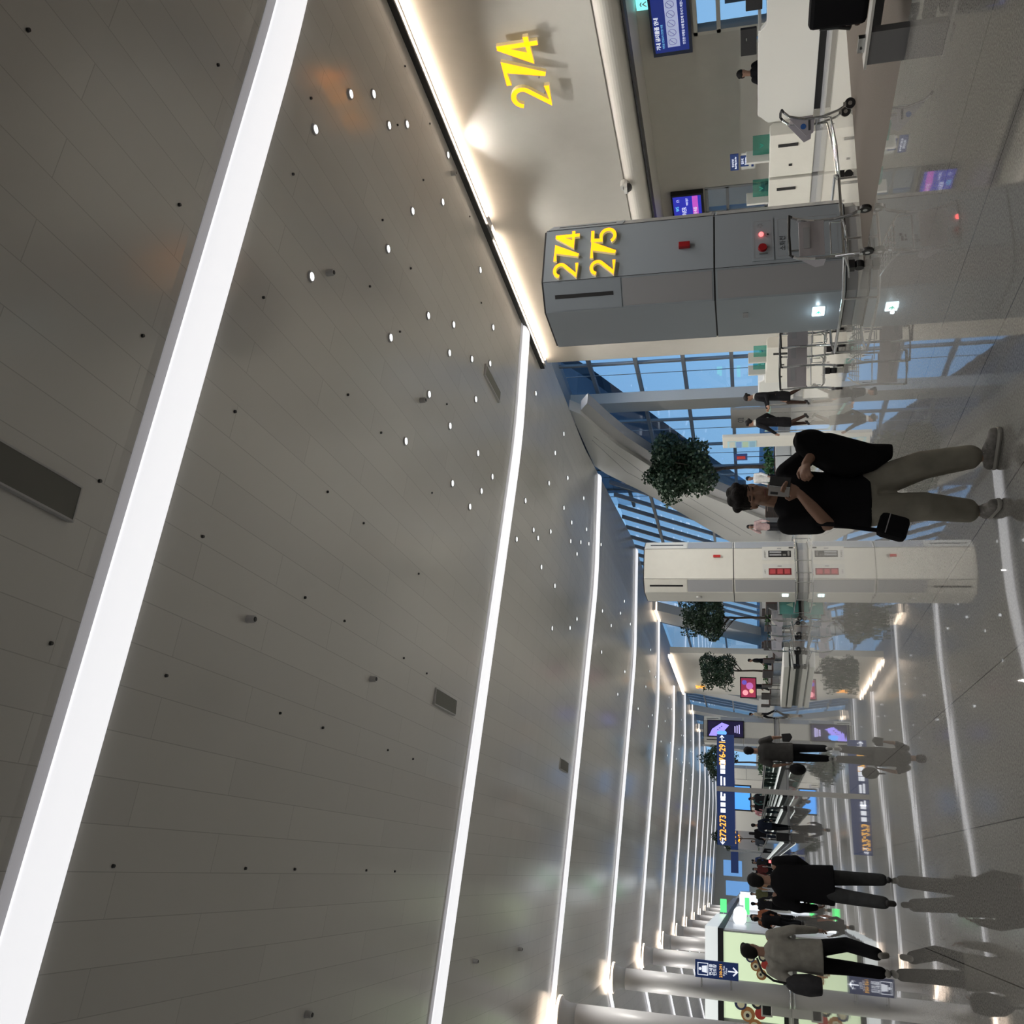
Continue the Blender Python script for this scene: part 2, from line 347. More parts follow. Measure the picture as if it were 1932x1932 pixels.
# cove lights at the top of the gate walls
def cove_light(y0, y1, xw, label, gap=None):
    root = thing('cove_light', label, 'cove light')
    segs = [(y0, y1)] if not gap else [(y0, gap[0]), (gap[1], y1)]
    for a, b in segs: MB().box(xw+.03, xw+.20, a, b, 7.40, 7.46).build('glowing_strip', M_cove, root)
    MB().box(xw-.17, xw-.13, y0, y1, 7.38, 7.56).build('front_lip', M_trimg, root)
    return root
cove_light(4, 23.2, 14, 'warm cove light along the top of the gate 274 wall', (16.6, 17.1))
S(MB().box(13.80, 13.84, 4, 23.3, 7.44, 7.60).build('trim_2', M_dk))
lamp('cove_lamp', 'AREA', (13.87, 10.6, 7.43), 210, None, (1, .80, .62)).data.shape = 'RECTANGLE'
L_ = bpy.data.objects['cove_lamp']; L_.data.size = .12; L_.data.size_y = 12; L_.parent = bpy.data.objects['cove_light']
L2 = lamp('cove_lamp', 'AREA', (13.87, 20.1, 7.43), 105, None, (1, .80, .62)); L2.data.shape = 'RECTANGLE'; L2.data.size = .12; L2.data.size_y = 5.8; L2.parent = L_.parent
# big wall number
g = thing('gate_number_sign', 'large yellow 274 gate number standing off the cream wall', 'sign')
number('274', .78, (13.84, 13.26, 5.14), 'x', g, .08, wf=1.14)
for yy, zz in ((13.2, 5.3), (12.7, 5.3), (12.2, 5.4)): MB().cone((13.84, yy-.05, zz), (14.0, yy-.05, zz), .012).build('standoff', M_steel, g)
sp_ = lamp('wall_washer', 'SPOT', (12.95, 13.75, 7.42), 34, None, (.93, 1, 1), .06, math.radians(116), .5)
# camera on wall
g = thing('security_camera', 'small domed security camera on a bracket over the gate desk', 'camera', (13.9, 15.9, 4.02))
MB().cone((0.1, 0, .06), (-.06, 0, .06), .10, .10, 16).build('bracket', M_white, g)
MB().cone((-.06, 0, .07), (-.06, 0, .0), .12, .13, 16).build('housing', M_white, g)
MB().ell((-.06, 0, .0), (.10, .10, .10)).build('dome', M_blk, g, smooth=True)
# ------------------------------------------------------------------ downlights, sensors, sprinklers, vents
DL = [[9.56, 9.09], [10.92, 9.79], [11.64, 10.5], [11.64, 11.2], [12.35, 11.91], [13.6, 14.07], [10.93, 12.57], [12.34, 14.02], [9.57, 11.87], [7.59, 9.86], [12.68, 16.79], [9.59, 13.96], [10.25, 15.31], [11.97, 18.12], [8.27, 12.61], [9.58, 15.32], [10.25, 16.7], [10.94, 18.08], [8.27, 14.67], [9.59, 17.35], [8.27, 16.04], [6.95, 14.01], [8.59, 18.08], [8.59, 19.44], [7.27, 16.74], [7.93, 18.76], [7.28, 18.11], [12.68, 22.77], [10.62, 24.64], [9.19, 22.5], [8.72, 23.56], [9.31, 25.31], [7.96, 22.2], [8.66, 24.08], [8.01, 24.79], [7.98, 26.6], [13.44, 27.02], [12.03, 25.51], [12.08, 27.62], [12.73, 31.04], [10.67, 26.81], [10.68, 28.18], [11.71, 31.65], [9.99, 28.12], [10.68, 30.18], [11.36, 32.3], [12.45, 35.5], [9.98, 29.42], [8.02, 30.8], [7.4, 29.63], [6.7, 26.9], [9.78, 36.2]]
for k in range(3, 8):
    for x, y in ((8.3, 2.6), (9.6, 4.1), (10.9, 6.4), (12.3, 8.2), (7.6, 7.2), (9.0, 9.3), (11.6, 10.5)): DL.append([x+random.uniform(-.3, .3), Y1+PITCH*(k-1)+y+random.uniform(-.4, .4)])
def zceil(X, Y):
    t = ((Y-Y1) % PITCH)/(PITCH-.35); t = min(1, t); k = 1 if Y > 20.5 else .35
    e = max(0, min(1, (13.2-X)/3.)) if X > 9 else 1
    return Zc(X)-.22*math.sin(PI*t)*k*e
proto = thing('downlight', 'small round recessed downlight in the panelled ceiling', 'ceiling light', group='recessed downlights')
MB().cone((0, 0, -.014), (0, 0, .06), .085, .085, 16).build('trim_ring', M_trimg, proto)
MB().cone((0, 0, -.018), (0, 0, -.005), .06, .06, 16).build('lens', M_lens, proto)
for i, (x, y) in enumerate(DL):
    o = proto if i == 0 else copy_tree(proto); o.location = (x, y, zceil(x, y)-.01)
    if i % 2 == 0 and x < 13: lamp('downlight_lamp', 'SPOT', (0, 0, -.05), DOWN_W, o, (1, .97, .92), .04, 1.9, .5)
for i, (x, y) in enumerate([[7.93, 10.25], [7.97, 14.35], [13.41, 14.4], [2.63, 10.31], [2.66, 14.42], [-2.44, 14.32], [-2.4, 23.35], [-2.4, 27.55]]):
    if i == 0:
        pr = thing('ceiling_sensor', 'small grey cylindrical sensor hanging from a ceiling panel', 'sensor', group='ceiling sensors')
        MB().cone((0, 0, .05), (0, 0, -.10), .055, .05, 14).build('body', M_trimg, pr); MB().cone((0, 0, -.10), (0, 0, -.11), .035, .03, 12).build('lens', M_blk, pr)
    o = pr if i == 0 else copy_tree(pr); o.location = (x, y, zceil(x, y)-.01)
SPR = [[6.49, 4.65], [8.52, 6.95], [6.55, 7.03], [4.89, 7.09], [3.22, 7.12], [9.88, 8.83], [11.98, 11.54], [13.39, 12.97], [13.38, 11.55], [8.57, 8.87], [11.96, 12.93], [13.39, 15.77], [9.88, 11.5], [6.61, 8.93], [8.59, 11.55], [9.89, 12.87], [8.59, 12.93], [11.97, 17.07], [4.95, 8.96], [6.61, 11.6], [8.59, 15.68], [4.96, 11.62], [6.62, 12.98], [6.63, 15.71], [1.56, 7.14], [3.29, 8.97], [3.3, 11.63], [3.31, 13.01], [4.97, 13.0], [4.96, 15.75], [1.62, 8.97], [1.63, 11.63], [1.63, 13.0], [1.63, 15.74], [1.63, 17.12], [-0.4, 8.92], [-0.4, 11.6], [-0.4, 13.0], [3.31, 15.74], [3.3, 17.1], [-0.4, 15.71], [-0.41, 17.13]]
spr = MB().cone((0, 0, .01), (0, 0, -.02), .022, .018, 10).build('sprinkler_head', M_blk); tag(spr, 'tiny dark sprinkler head dotted on the ceiling panels', 'sprinkler', 'ceiling sprinkler heads')
for i, (x, y) in enumerate(SPR):
    o = spr if i == 0 else spr.copy()
    if i: C.objects.link(o)
    o.location = (x, y, zceil(x, y)-.005)
M_vent = mat('vent_mesh', (.17, .17, .155), .7)
for (x0, x1, y0, y1, lab) in ((10.44, 10.70, 17.73, 19.06, 'narrow dark air vent in the ceiling near the gate 274 wall'), (2.82, 3.12, 17.78, 19.2, 'dark air vent in the ceiling just before the second tube light'), (2.70, 3.03, 5.0, 6.85, 'long dark air vent overhead, nearest the photographer'), (2.88, 3.2, 30.7, 32.1, 'small dark air vent in the ceiling beyond the second tube light')):
    g = thing('ceiling_vent', lab, 'vent', ((x0+x1)/2, (y0+y1)/2, zceil((x0+x1)/2, (y0+y1)/2)-.035))
    hx, hy = (x1-x0)/2, (y1-y0)/2
    MB().box(-hx, hx, -hy, hy, -.015, .05).build('grille', M_vent, g)
    MB().box(-hx-.02, hx+.02, -hy-.02, -hy, -.02, .05).box(-hx-.02, hx+.02, hy, hy+.02, -.02, .05).box(-hx-.02, -hx, -hy, hy, -.02, .05).box(hx, hx+.02, -hy, hy, -.02, .05).build('frame', M_trimg, g)
# ------------------------------------------------------------------ glass facade by gate 275
XG = 18.0
fr = MB()
ZT = [2.06, 3.83, 5.61, 7.4]
for z in ZT: fr.box(XG-.12, XG+.06, 22, 45, z-.07, z+.07)
YM = [23.0, 25.4, 27.85, 30.3, 32.75, 35.2, 37.75, 40.2, 42.7]
for y in YM: fr.box(XG-.06, XG+.04, y-.06, y+.06, 0, 9.0)
fr.box(XG-.15, XG+.15, 22, 45, 0, .25)
o = fr.build('window_1', M_alu); S(o)
pn = MB().box(XG-.01, XG+.01, 22, 45, .2, 9).build('glazing', M_wing, o)
S(MB().box(XG-.12, XG+.2, 20.8, 22, 0, 9).build('wall_right', M_wall))
# thin rods beside the mullions
rd = MB()
for y in YM: rd.cone((XG-.3, y+.35, .3), (XG-.3, y+.35, 8.4), .015, .015, 6)
S(rd.build('window_1', M_steel))
# white post in front of the glass
S(MB().box(16.85, 17.3, 31.35, 32.15, 0, 8.3).build('wall_post', M_wall2)); bpy.data.objects['wall_post'].name = 'trim_3'
# sloped white band that closes the gate bay
up = [(28.6, 7.75), (33.6, 7.62), (34.44, 7.25), (36.2, 6.14), (38, 5.07), (43.2, 2.37), (46.4, .75)]
lo = [(40.2, .75), (37.1, 3.3), (34.4, 5.05), (33.05, 5.75), (31.9, 6.35), (30.5, 6.9), (29.0, 7.4)]
S(MB().prism(up+lo, 'x', 15.2, 15.6).build('wall_right', M_wall2))
lo2 = [(y-.55*(1-.0*i), z-.34) for i, (y, z) in enumerate(lo)]
S(MB().prism(lo+lo2[::-1], 'x', 15.35, 15.75).build('trim_4', M_trimg))
# joints on the band
jt = MB()
for t in (.3, .62):
    pts = [(30.6+t*.9, 7.1+t*.35), (34.3, 5.2+t*1.9), (37.4, 3.35+t*1.9), (42.2, .9+t*1.6)]
    for a, b in zip(pts, pts[1:]):
        jt.rings([[(15.195, a[0], a[1]), (15.21, a[0], a[1]), (15.21, a[0], a[1]+.02), (15.195, a[0], a[1]+.02)], [(15.195, b[0], b[1]), (15.21, b[0], b[1]), (15.21, b[0], b[1]+.02), (15.195, b[0], b[1]+.02)]])
S(jt.build('trim_5', M_gpan))
# ceiling of the gate bay beyond the hall ceiling's edge
S(MB().prism([(14.6, 20.6), (18.3, 20.6), (18.3, 34), (14.8, 34)], 'z', 8.6, 8.8).build('ceiling', M_wall2))
for i, (x, y) in enumerate(((16.6, 23.8), (16.9, 27.4), (17.2, 25.6))):  # lamps added to brighten the white post and the sloped band
    g = thing('added_bay_lamp', 'added lamp in the lower ceiling of the glazed gate bay', 'ceiling light', (x, y, 8.58), group='added gate bay lamps')
    MB().cone((0, 0, 0), (0, 0, .05), .10, .10, 16).build('lens', M_lens, g); lamp('downlight_lamp', 'SPOT', (0, 0, -.05), 230, g, (.95, .97, 1), .06, 2.4, .5)
# outside: roof of the neighbouring pier, seen through the glass
M_out = mat('far_roof', (.10, .13, .17), .5)
o = MB().prism([(33.3, 10.6), (36.6, 8.6), (47.5, 3.2), (50.5, 1.6), (50.5, 14), (33.3, 14)], 'x', 21, 21.6).build('canopy_roof', M_out); tag(o, 'dark sloping canopy roof outside the gate 275 windows', 'roof')
S(MB().box(15, 60, -20, 220, -.7, -.5).build('ground', mat('apron', (.10, .14, .18), .6)))
# ------------------------------------------------------------------ diagonal finned facade of the following bays
XF = 16.6
def diag(y, z0=.75, z1=7.75, k=1.04): return (y+(7.6-z1)/k, z1), (y+(7.6-z0)/k, z0)
fins = MB(); y = 35.6; n = 0
beams = [(57.6, 60.6), (83.6, 86.4), (97.0, 99.4), (110.2, 112.6), (123.5, 126)]
while y < 130:
    if not any(a-.4 < y < b+.2 for a, b in beams) and not (66 < y+1.5 < 78.5):
        (ya, za), (yb, zb) = diag(y)
        fins.rings([[(XF-.1, ya, za), (XF+.12, ya+.10, za), (XF+.12, ya+.22, za), (XF-.1, ya+.12, za)], [(XF-.1, yb, zb), (XF+.12, yb+.10, zb), (XF+.12, yb+.22, zb), (XF-.1, yb+.12, zb)]])
    y += 1.5
o = S(fins.build('window_2', mat('fin_grey', (.42, .45, .48), .5)))
tr_ = MB()
for z in (6.0, 3.25, .8): tr_.box(XF-.22, XF-.02, 36.2 if z > 5 else 39.5 if z > 2 else 41.5, 135, z-.06, z+.06)
S(tr_.build('window_2', M_alu))
MB().prism([(34.2, 7.75), (135, 7.75), (135, .75), (41, .75)], 'x', XF+.18, XF+.2).build('glazing', M_wing, o)
S(MB().box(XF-.2, XF+.4, 40.5, 180, 0, .75).build('wall_right', M_wall2))
bm_ = MB()
for a, b in beams:
    p = []
    (ya, za), (yb, zb) = diag(a); (yc, zc), (yd, zd) = diag(b)
    p = [(ya, za), (yc, zc), (yd, zd), (yb, zb)]
    bm_.prism(p, 'x', XF-.9, XF-.3)
S(bm_.build('trim_6', M_wall2))
for a, b in beams[:4]:
    g = thing('beam_light', 'warm light at the head of the %s white slanting beam by the finned windows' % ['nearest', 'second', 'third', 'fourth'][beams.index((a, b))], 'light', group='lights at the beam heads')
    MB().box(XF-1.0, XF-.35, a+.15, b-.25, 7.36, 7.50).build('glowing_strip', M_cove, g)
# gate 276 wall with cove
S(MB().box(14, 14.4, 62.6, 78, 0, 6.9).build('wall_right', M_cream))
g = thing('cove_light', 'warm cove light along the top of the far gate 276 wall', 'cove light')
MB().box(13.8, 13.98, 63, 77.5, 6.9, 7.05).build('glowing_strip', M_cove, g)
L3 = lamp('cove_lamp', 'AREA', (13.85, 70, 6.88), 40, g, (1, .80, .62)); L3.data.shape = 'RECTANGLE'; L3.data.size = .15; L3.data.size_y = 14
g = thing('gate_number_sign', 'yellow 276 number on the far gate wall behind a potted tree', 'sign')
number('276', .75, (13.84, 74.6, 5.0), 'x', g, .06)
for yy in (74.4, 73.9, 73.4): MB().cone((13.86, yy, 5.1), (14.01, yy, 5.1), .015).build('standoff', M_steel, g)
# far end of the hall
YE = 178
S(MB().box(-16, 18, YE, YE+.4, 0, 9).build('wall_end', M_wall))
o = MB().box(-3.4, -1.0, YE-.1, YE-.02, 2.2, 6.2).box(-.2, 2.4, YE-.1, YE-.02, 3.4, 6.6).build('window_3', mat('far_window', (.1, .25, .5), .3, emit=.8, ecol=(.16, .36, .72))); S(o)
S(MB().box(-16.3, -16, -20, 180, 0, 9).build('wall_left', M_wall))
S(MB().box(-16, 20, -20.4, -20, 0, 9).build('wall_back', M_wall))
S(MB().box(16.3, 16.6, -20, 4, 0, 9).build('wall_right', M_wall))
# ------------------------------------------------------------------ service pillars
def chamfer_pts(x0, x1, y0, y1, c, cb=None):
    return [(x0+c, y0), (x1-c, y0), (x1, y0+c), (x1, y1-c), (x1-c, y1), (x0+c, y1), (x0, y1-c), (x0, y0+c)]
def pillar(X, Y, H, label, group=None, M_cream=M_cream):
    g = thing('service_pillar', label, 'pillar', (X, Y, 0), group=group)
    w_, d_, c = 1.65, 1.70, .34
    P = chamfer_pts(0, w_, 0, d_, c)
    MB().prism(chamfer_pts(.04, w_-.04, .04, d_-.04, c), 'z', 0, .15).build('plinth', M_gpan, g)
    MB().prism(P, 'z', .17, 2.02).build('lower_cladding', M_cream, g)
    MB().prism(P, 'z', 2.045, H-.03).build('upper_cladding', M_cream, g)
    MB().prism(chamfer_pts(.015, w_-.015, .015, d_-.015, c), 'z', .15, H).build('core', M_dk, g)
    # glass strips on the chamfers
    def cham(mb, side, z0, z1, inset=.0, t=.006, e=.03):
        if side == 'L': a, b = Vector((0, c)), Vector((c, 0))
        else: a, b = Vector((w_-c, 0)), Vector((w_, c))
        n = Vector(((b-a).y, -(b-a).x)).normalized(); 
        dd = (b-a).normalized(); a2 = a+dd*e; b2 = b-dd*e
        q = [a2, b2, b2+n*t, a2+n*t]
        mb.prism([(p.x, p.y) for p in q], 'z', z0, z1)
    for s_ in 'LR':
        mb = MB(); cham(mb, s_, .19, 1.99); mb.build('glass_strip', M_gpan, g)
        mb = MB(); cham(mb, s_, 2.07, 3.42); mb.build('glass_strip', M_gpan, g)
        mb = MB(); cham(mb, s_, 3.44, H-.06, t=.012, e=.02); mb.build('vent_cover', M_cream, g)
        mb = MB(); cham(mb, s_, 3.56, H-.2, t=.016, e=.21); mb.build('vent_slot', M_dk, g)
    # seams on the front
    mb = MB()
    for x in (c, w_-c): mb.box(x-.004, x+.004, -.003, .0, .17, H-.03)
    mb.build('seam', M_dk, g)
    return g
PX, PY = 8.08, 11.6
M_shaded = mat('shaded_cream_panel', (.31, .35, .39), .3)  # cream cladding standing in shade, with the bluish shade put into its colour
g1 = pillar(PX, PY, 4.68, 'near shaded service pillar carrying the yellow numbers 274 and 275', M_cream=M_shaded)
number('274', .39, (.36, -.005, 4.10), 'y', g1, .05)
number('275', .39, (.36, -.005, 3.52), 'y', g1, .05)
for ch in [q for q in C.objects if q.parent == g1 and q.name.startswith('gate_digit')]:
    for v in ch.data.vertices: v.co.x = .36+(v.co.x-.36)*1.22
MB().box(.74, .84, -.06, 0, 2.39, 2.56).build('alarm_box', M_red, g1, bevel=.01)
d = MB().box(.40, 1.16, -.012, 0, 1.17, 1.48).box(.40, 1.16, -.012, 0, .22, 1.15).build('hydrant_door', M_white, g1)
d.data.materials[0] = M_shaded
ml = MB()
for x0, x1, z0, z1 in ((.45, 1.11, 1.20, 1.45), (.45, 1.11, .27, 1.11)):
    ml.box(x0, x1, -.014, -.011, z1-.004, z1).box(x0, x1, -.014, -.011, z0, z0+.004).box(x0, x0+.004, -.014, -.011, z0, z1).box(x1-.004, x1, -.014, -.011, z0, z1)
ml.build('door_outline', M_gpan, g1)
MB().cone((.62, -.012, 1.33), (.62, -.05, 1.33), .068, .06, 20).build('alarm_speaker', M_red, g1)
MB().ell((.86, -.03, 1.345), (.036, .036, .036)).build('red_lamp', M_redl, g1, smooth=True)
MB().cone((.86, -.012, 1.25), (.86, -.02, 1.25), .014).build('push_button', M_blk, g1)
MB().box(.51, .525, -.03, -.012, 1.26, 1.38).box(.51, .525, -.03, -.012, .80, .93).build('handle', M_steel, g1)
st = MB()
for a in range(8): st.cone((1.03+.018*math.cos(a*PI/4), -.014, 1.36+.018*math.sin(a*PI/4)), (1.03+.045*math.cos(a*PI/4), -.014, 1.36+.045*math.sin(a*PI/4)), .003, .003, 5)
st.build('sun_mark', M_gpan, g1)
text('hydrant_lettering', '소화전', .095, (.68, -.015, 1.04), 'y', M_ink, g1, .001)
text('hydrant_lettering', 'FIRE HYDRANT', .036, (.68, -.015, .96), 'y', M_ink, g1, .001)
text('small_notice', '사용방법', .04, (.56, -.015, .78), 'y', M_ink, g1, .001)
mk = MB().box(.54, .62, -.015, -.012, .58, .61).box(.54, .57, -.015, -.012, .62, .66).box(.59, .65, -.015, -.012, .63, .65).box(.63, .67, -.015, -.012, .56, .60).build('pictogram', M_ink, g1)
def exit_light(parent, x, y, z, nm='exit_light'):
    e_ = MB().box(x-.03, x, y-.11, y+.11, z-.09, z+.09).build(nm, mat('exit_panel', (.8, 1, .95), .3, emit=2.2, ecol=(.75, .95, 1)), parent, bevel=.01)
    a = MB(); stroke(a, [(-.03, .035), (.02, 0), (-.03, -.035)], .016, .003, (x-.031, y, z), 'x'); stroke(a, [(-.05, 0), (.02, 0)], .014, .003, (x-.031, y, z), 'x')
    a.build('green_arrow', mat('exit_green', (0, .35, .2), .4, emit=.5, ecol=(0, .5, .3)), e_)
exit_light(g1, 0, .80, .52)
MB().box(-.012, 0, .72, .84, 1.55, 1.63).build('switch_plate', M_gpan, g1)
lamp('exit_glow', 'POINT', (-.12, .80, .52), 1.2, g1, (.7, .9, 1), .02)
def guard(X, Y, label):
    g = thing('guard_rail', label, 'rail', (X, Y, 0), group=None)
    P = chamfer_pts(-.28, 1.93, -.30, 2.0, .42)
    P = P+[P[0]]
    MB().tube([(x, y, .24) for x, y in P], .022, 8).build('top_rail', M_chrome, g)
    for x, y in [P[0], P[1], P[2], P[7], ((P[0][0]+P[1][0])/2, P[0][1]), (P[0][0]+.3, P[0][1]), P[6], P[3], P[4], P[5]]:
        MB().cone((x, y, 0), (x, y, .24), .016).build('post', M_chrome, g)
guard(PX, PY, 'low chrome guard rail around the near shaded pillar')
g2 = pillar(PX-.02, 27.2, 4.78, 'cream service pillar with fire extinguisher cabinets behind the man in black')
for (x0, col_, nm) in ((.46, M_red, 'red'), (1.02, M_gpan, 'grey')):
    MB().box(x0-.09, x0+.34, -.012, 0, .2, 1.18).build('cabinet_door', M_white, g2)
    MB().box(x0, x0+.21, -.018, -.004, .34, 1.0).build('cabinet_window', M_blk if nm == 'grey' else mat('deep_red', (.18, .01, .015), .4), g2, bevel=.01)
    if nm == 'red':
        for k in range(3): MB().box(x0+.03, x0+.18, -.03, -.016, .38+k*.21, .54+k*.21).build('red_case', mat('case_red', (.45, .06, .07), .4), g2, bevel=.01)
    else:
        MB().cone((x0+.07, -.03, .62), (x0+.07, -.03, .96), .03).cone((x0+.15, -.03, .62), (x0+.15, -.03, .96), .03).build('hose_reel', M_gpan, g2); MB().box(x0+.04, x0+.18, -.03, -.016, .38, .44).box(x0+.04, x0+.1, -.03, -.016, .48, .58).build('valve', M_steel, g2)
    text('cabinet_lettering', '소화기' if nm == 'red' else '공기호흡기', .05, (x0+.1, -.014, 1.1), 'y', M_ink, g2, .001)
    MB().box(x0+.27, x0+.29, -.03, -.012, .62, .74).build('handle', M_gpan, g2)
MB().box(1.02, 1.10, -.05, 0, 2.42, 2.64).build('alarm_box', mat('alarm_red', (.45, .03, .03), .4), g2, bevel=.01)
MB().box(1.3, 1.34, -.02, 0, .28, .4).build('vent_grille', M_blk, g2)
exit_light(g2, 0, .55, .52); MB().cone((0, .8, 3.1), (-.06, .8, 3.1), .09, .09, 16).build('wall_speaker', M_white, g2)
guard(PX-.02, 27.2, 'low chrome guard rail around the cream extinguisher pillar')
g3 = pillar(7.75, 60, 4.5, 'white service pillar with a purple phone advertisement screen')
def advert(g, x0, x1, z0, z1, y):
    f_ = MB().box(x0-.06, x1+.06, y-.05, y, z0-.06, z1+.06).build('screen_frame', M_blk, g)
    MB().box(x0, x1, y-.056, y-.05, z0, z1).build('screen', mat('screen_dark', (.01, .01, .03), .2, emit=.3, ecol=(.03, .02, .10)), f_)
    a = MB().prism([(x0+.02, z1-.05), (x0+.45, z1-.25), (x1-.1, z0+1.3), (x1-.25, z0+.85), (x0+.3, z0+1.2), (x0+.02, z1-.6)], 'y', y-.062, y-.057)
    a.build('purple_shape', mat('screen_purple', (.3, .25, .9), .3, emit=1.0, ecol=(.36, .30, .95)), f_)
    MB().ell((x0+.22, y-.058, z0+1.35), (.2, .006, .35)).build('blue_glow', mat('screen_blue', (.1, .3, 1), .3, emit=1.1, ecol=(.15, .42, 1)), f_)
    dt = MB()
    for k in range(3): dt.cone((x0+.42+.10*k, y-.066, z0+1.55-.12*k), (x0+.42+.10*k, y-.062, z0+1.55-.12*k), .035)
    dt.build('lens_dots', M_dk, f_)
    wl = MB()
    for k in range(3): wl.box(x0+.2+.03*k, x1-.2-.05*k, y-.062, y-.057, z0+.2+.13*k, z0+.26+.13*k)
    wl.build('caption_lines', mat('lilac_text', (.7, .65, 1), .4, emit=.9, ecol=(.62, .55, 1)), f_)
advert(g3, .36, 1.32, 2.05, 4.2, 0)
for i, (x, y, lab) in enumerate(((8.2, 92, 'small white service pillar in the distance beyond the potted trees'), (6.6, 124, 'distant white pillar behind the hanging blue sign'))):
    gp = pillar(x, y, 4.6, lab)
    if i == 1: advert(gp, .3, 1.3, 2.0, 4.0, 0)
# ------------------------------------------------------------------ round columns
M_col = mat('column_white', (.80, .79, .80), .4)
colp = thing('round_column', 'round white column with a lit capital, nearest the frame edge', 'column', (-4.95, YS[4], 0), group='round columns along the shops')
MB().cone((0, 0, 0), (0, 0, 7.5), .46, .46, 36).build('shaft', M_col, colp, smooth=False)
MB().rings([[(q*math.cos(t*2*PI/36), q*math.sin(t*2*PI/36), z) for t in range(36)] for q, z in ((.46, 7.5), (.47, 7.75), (.54, 7.95), (.66, 8.05))]).build('flared_capital', M_col, colp, smooth=True)
MB().rings([[(q*math.cos(t*2*PI/36), q*math.sin(t*2*PI/36), z) for t in range(36)] for q, z in ((.62, 8.051), (.67, 8.051), (.67, 8.14), (.62, 8.14))]).build('glow_ring', M_cove, colp)
MB().cone((0, 0, 0), (0, 0, .12), .475, .475, 36).build('base_ring', M_steel, colp)
for p in [q for q in C.objects if q.parent == colp]:
    p.data.polygons.foreach_set('use_smooth', [len(q.vertices) == 4 for q in p.data.polygons])
where = ['behind the flag sign', 'just behind the shop cornice', 'second beyond the shop cornice', 'third beyond the shop cornice', 'fourth beyond the shop cornice', 'fifth beyond the shop cornice', 'sixth beyond the shop cornice', 'seventh beyond the shop cornice', 'eighth beyond the shop cornice', 'farthest one']
for k in range(5, len(YS)-1):
    o = copy_tree(colp); o.location.y = YS[k]; o['label'] = 'round white column with a lit capital, '+where[k-5]
# ------------------------------------------------------------------ shop on the left
XSP, YSP = -2.42, 49.5
M_shop = mat('shop_glow', (.55, .66, .46), .3, emit=.70, ecol=(.70, .84, .56))
M_white2 = mat('cornice_glow', (.8, .82, .82), .3, emit=.55, ecol=(.8, .86, .88))  # cornice brightness is put into the material as a glow
sh = thing('shop', 'glowing pale green shop front with white cornice beneath the columns', 'shop')
MB().box(-15.5, XSP-.12, YSP+.12, 120, .0, 3.9).build('shop_body', M_gpan, sh)
MB().box(-15.5, XSP, YSP, YSP+.2, 3.32, 3.92).box(XSP-.2, XSP, YSP+.2, 66, 3.32, 3.92).build('cornice', M_white2, sh)
MB().box(-15.5, XSP-.04, YSP+.03, YSP+.2, 3.05, 3.32).box(XSP-.2, XSP-.04, YSP+.2, 118, 3.05, 3.32).box(-15.5, XSP-.04, YSP+.02, YSP+.2, 0.12, .32).build('black_band', M_blk, sh)
for x0, x1 in ((-6.3, -2.6), (-10.2, -6.5), (-15.4, -10.4)): MB().box(x0, x1, YSP+.06, YSP+.12, .32, 3.05).build('lit_panel', M_shop, sh)
MB().box(-15.5, XSP-.04, YSP+.04, YSP+.2, 0, .12).build('skirting', M_wall2, sh)
M_shop2 = mat('shop_interior', (.5, .5, .5), .3, emit=.28, ecol=(.62, .66, .72))
for k, (y0, y1) in enumerate(((50, 58), (58.6, 68), (68.6, 80), (81, 95), (96, 117))): MB().box(XSP-.13, XSP-.05, y0, y1, .2, 3.0).build('shop_window', M_shop2, sh)
S(MB().box(-16, XSP-.1, 120, 178, 0, 3.6).build('wall_left', M_wall2))
# plain round wall decoration
def art(cx_, cz_, s_, lab):
    g = thing('wall_decal', lab, 'wall art', (cx_, YSP+.05, cz_))
    cols = [mat('decal_orange', (.45, .20, .07), .5), mat('decal_cream', (.75, .7, .5), .5), mat('decal_black', (.03, .03, .04), .5), mat('decal_red', (.5, .05, .04), .5), mat('decal_navy', (.05, .06, .14), .5)]
    for i, (x, z, q, m) in enumerate(((0, 0, .34, 0), (-.05, .02, .2, 1), (-.05, .02, .09, 2), (.45, .35, .30, 4), (.42, .33, .18, 1), (-.5, -.35, .33, 0), (-.5, -.3, .2, 1), (-.5, -.3, .08, 2), (.1, -.6, .27, 3), (.55, -.45, .28, 2), (.55, -.45, .16, 1), (.8, .05, .22, 4))):
        MB().cone((x*s_, -.005*i-.002, z*s_), (x*s_, -.005*i-.008, z*s_), q*s_, q*s_, 20).build('colour_disc', cols[m], g)
art(-3.95, 1.55, .72, 'cluster of coloured discs on the green shop wall beside the flag sign')
art(-6.05, 1.95, .95, 'larger cluster of coloured discs on the shop wall at the frame edge')
for i, (x, y, w_, lab) in enumerate(((-5.6, 48.9, .8, 'white kiosk screen stand below the coloured discs'), (-6.7, 48.9, .8, 'white kiosk screen stand next to the outermost column'))):
    g = thing('kiosk', lab, 'kiosk', (x, y, 0)); MB().box(-.3, .3, -.15, .15, 0, .9).build('stand', M_white, g, bevel=.02); MB().box(-.38, .38, -.1, .0, .85, 1.35).build('monitor', M_white, g, bevel=.02); MB().box(-.3, .3, -.11, -.1, .92, 1.28).build('screen', M_blk, g)
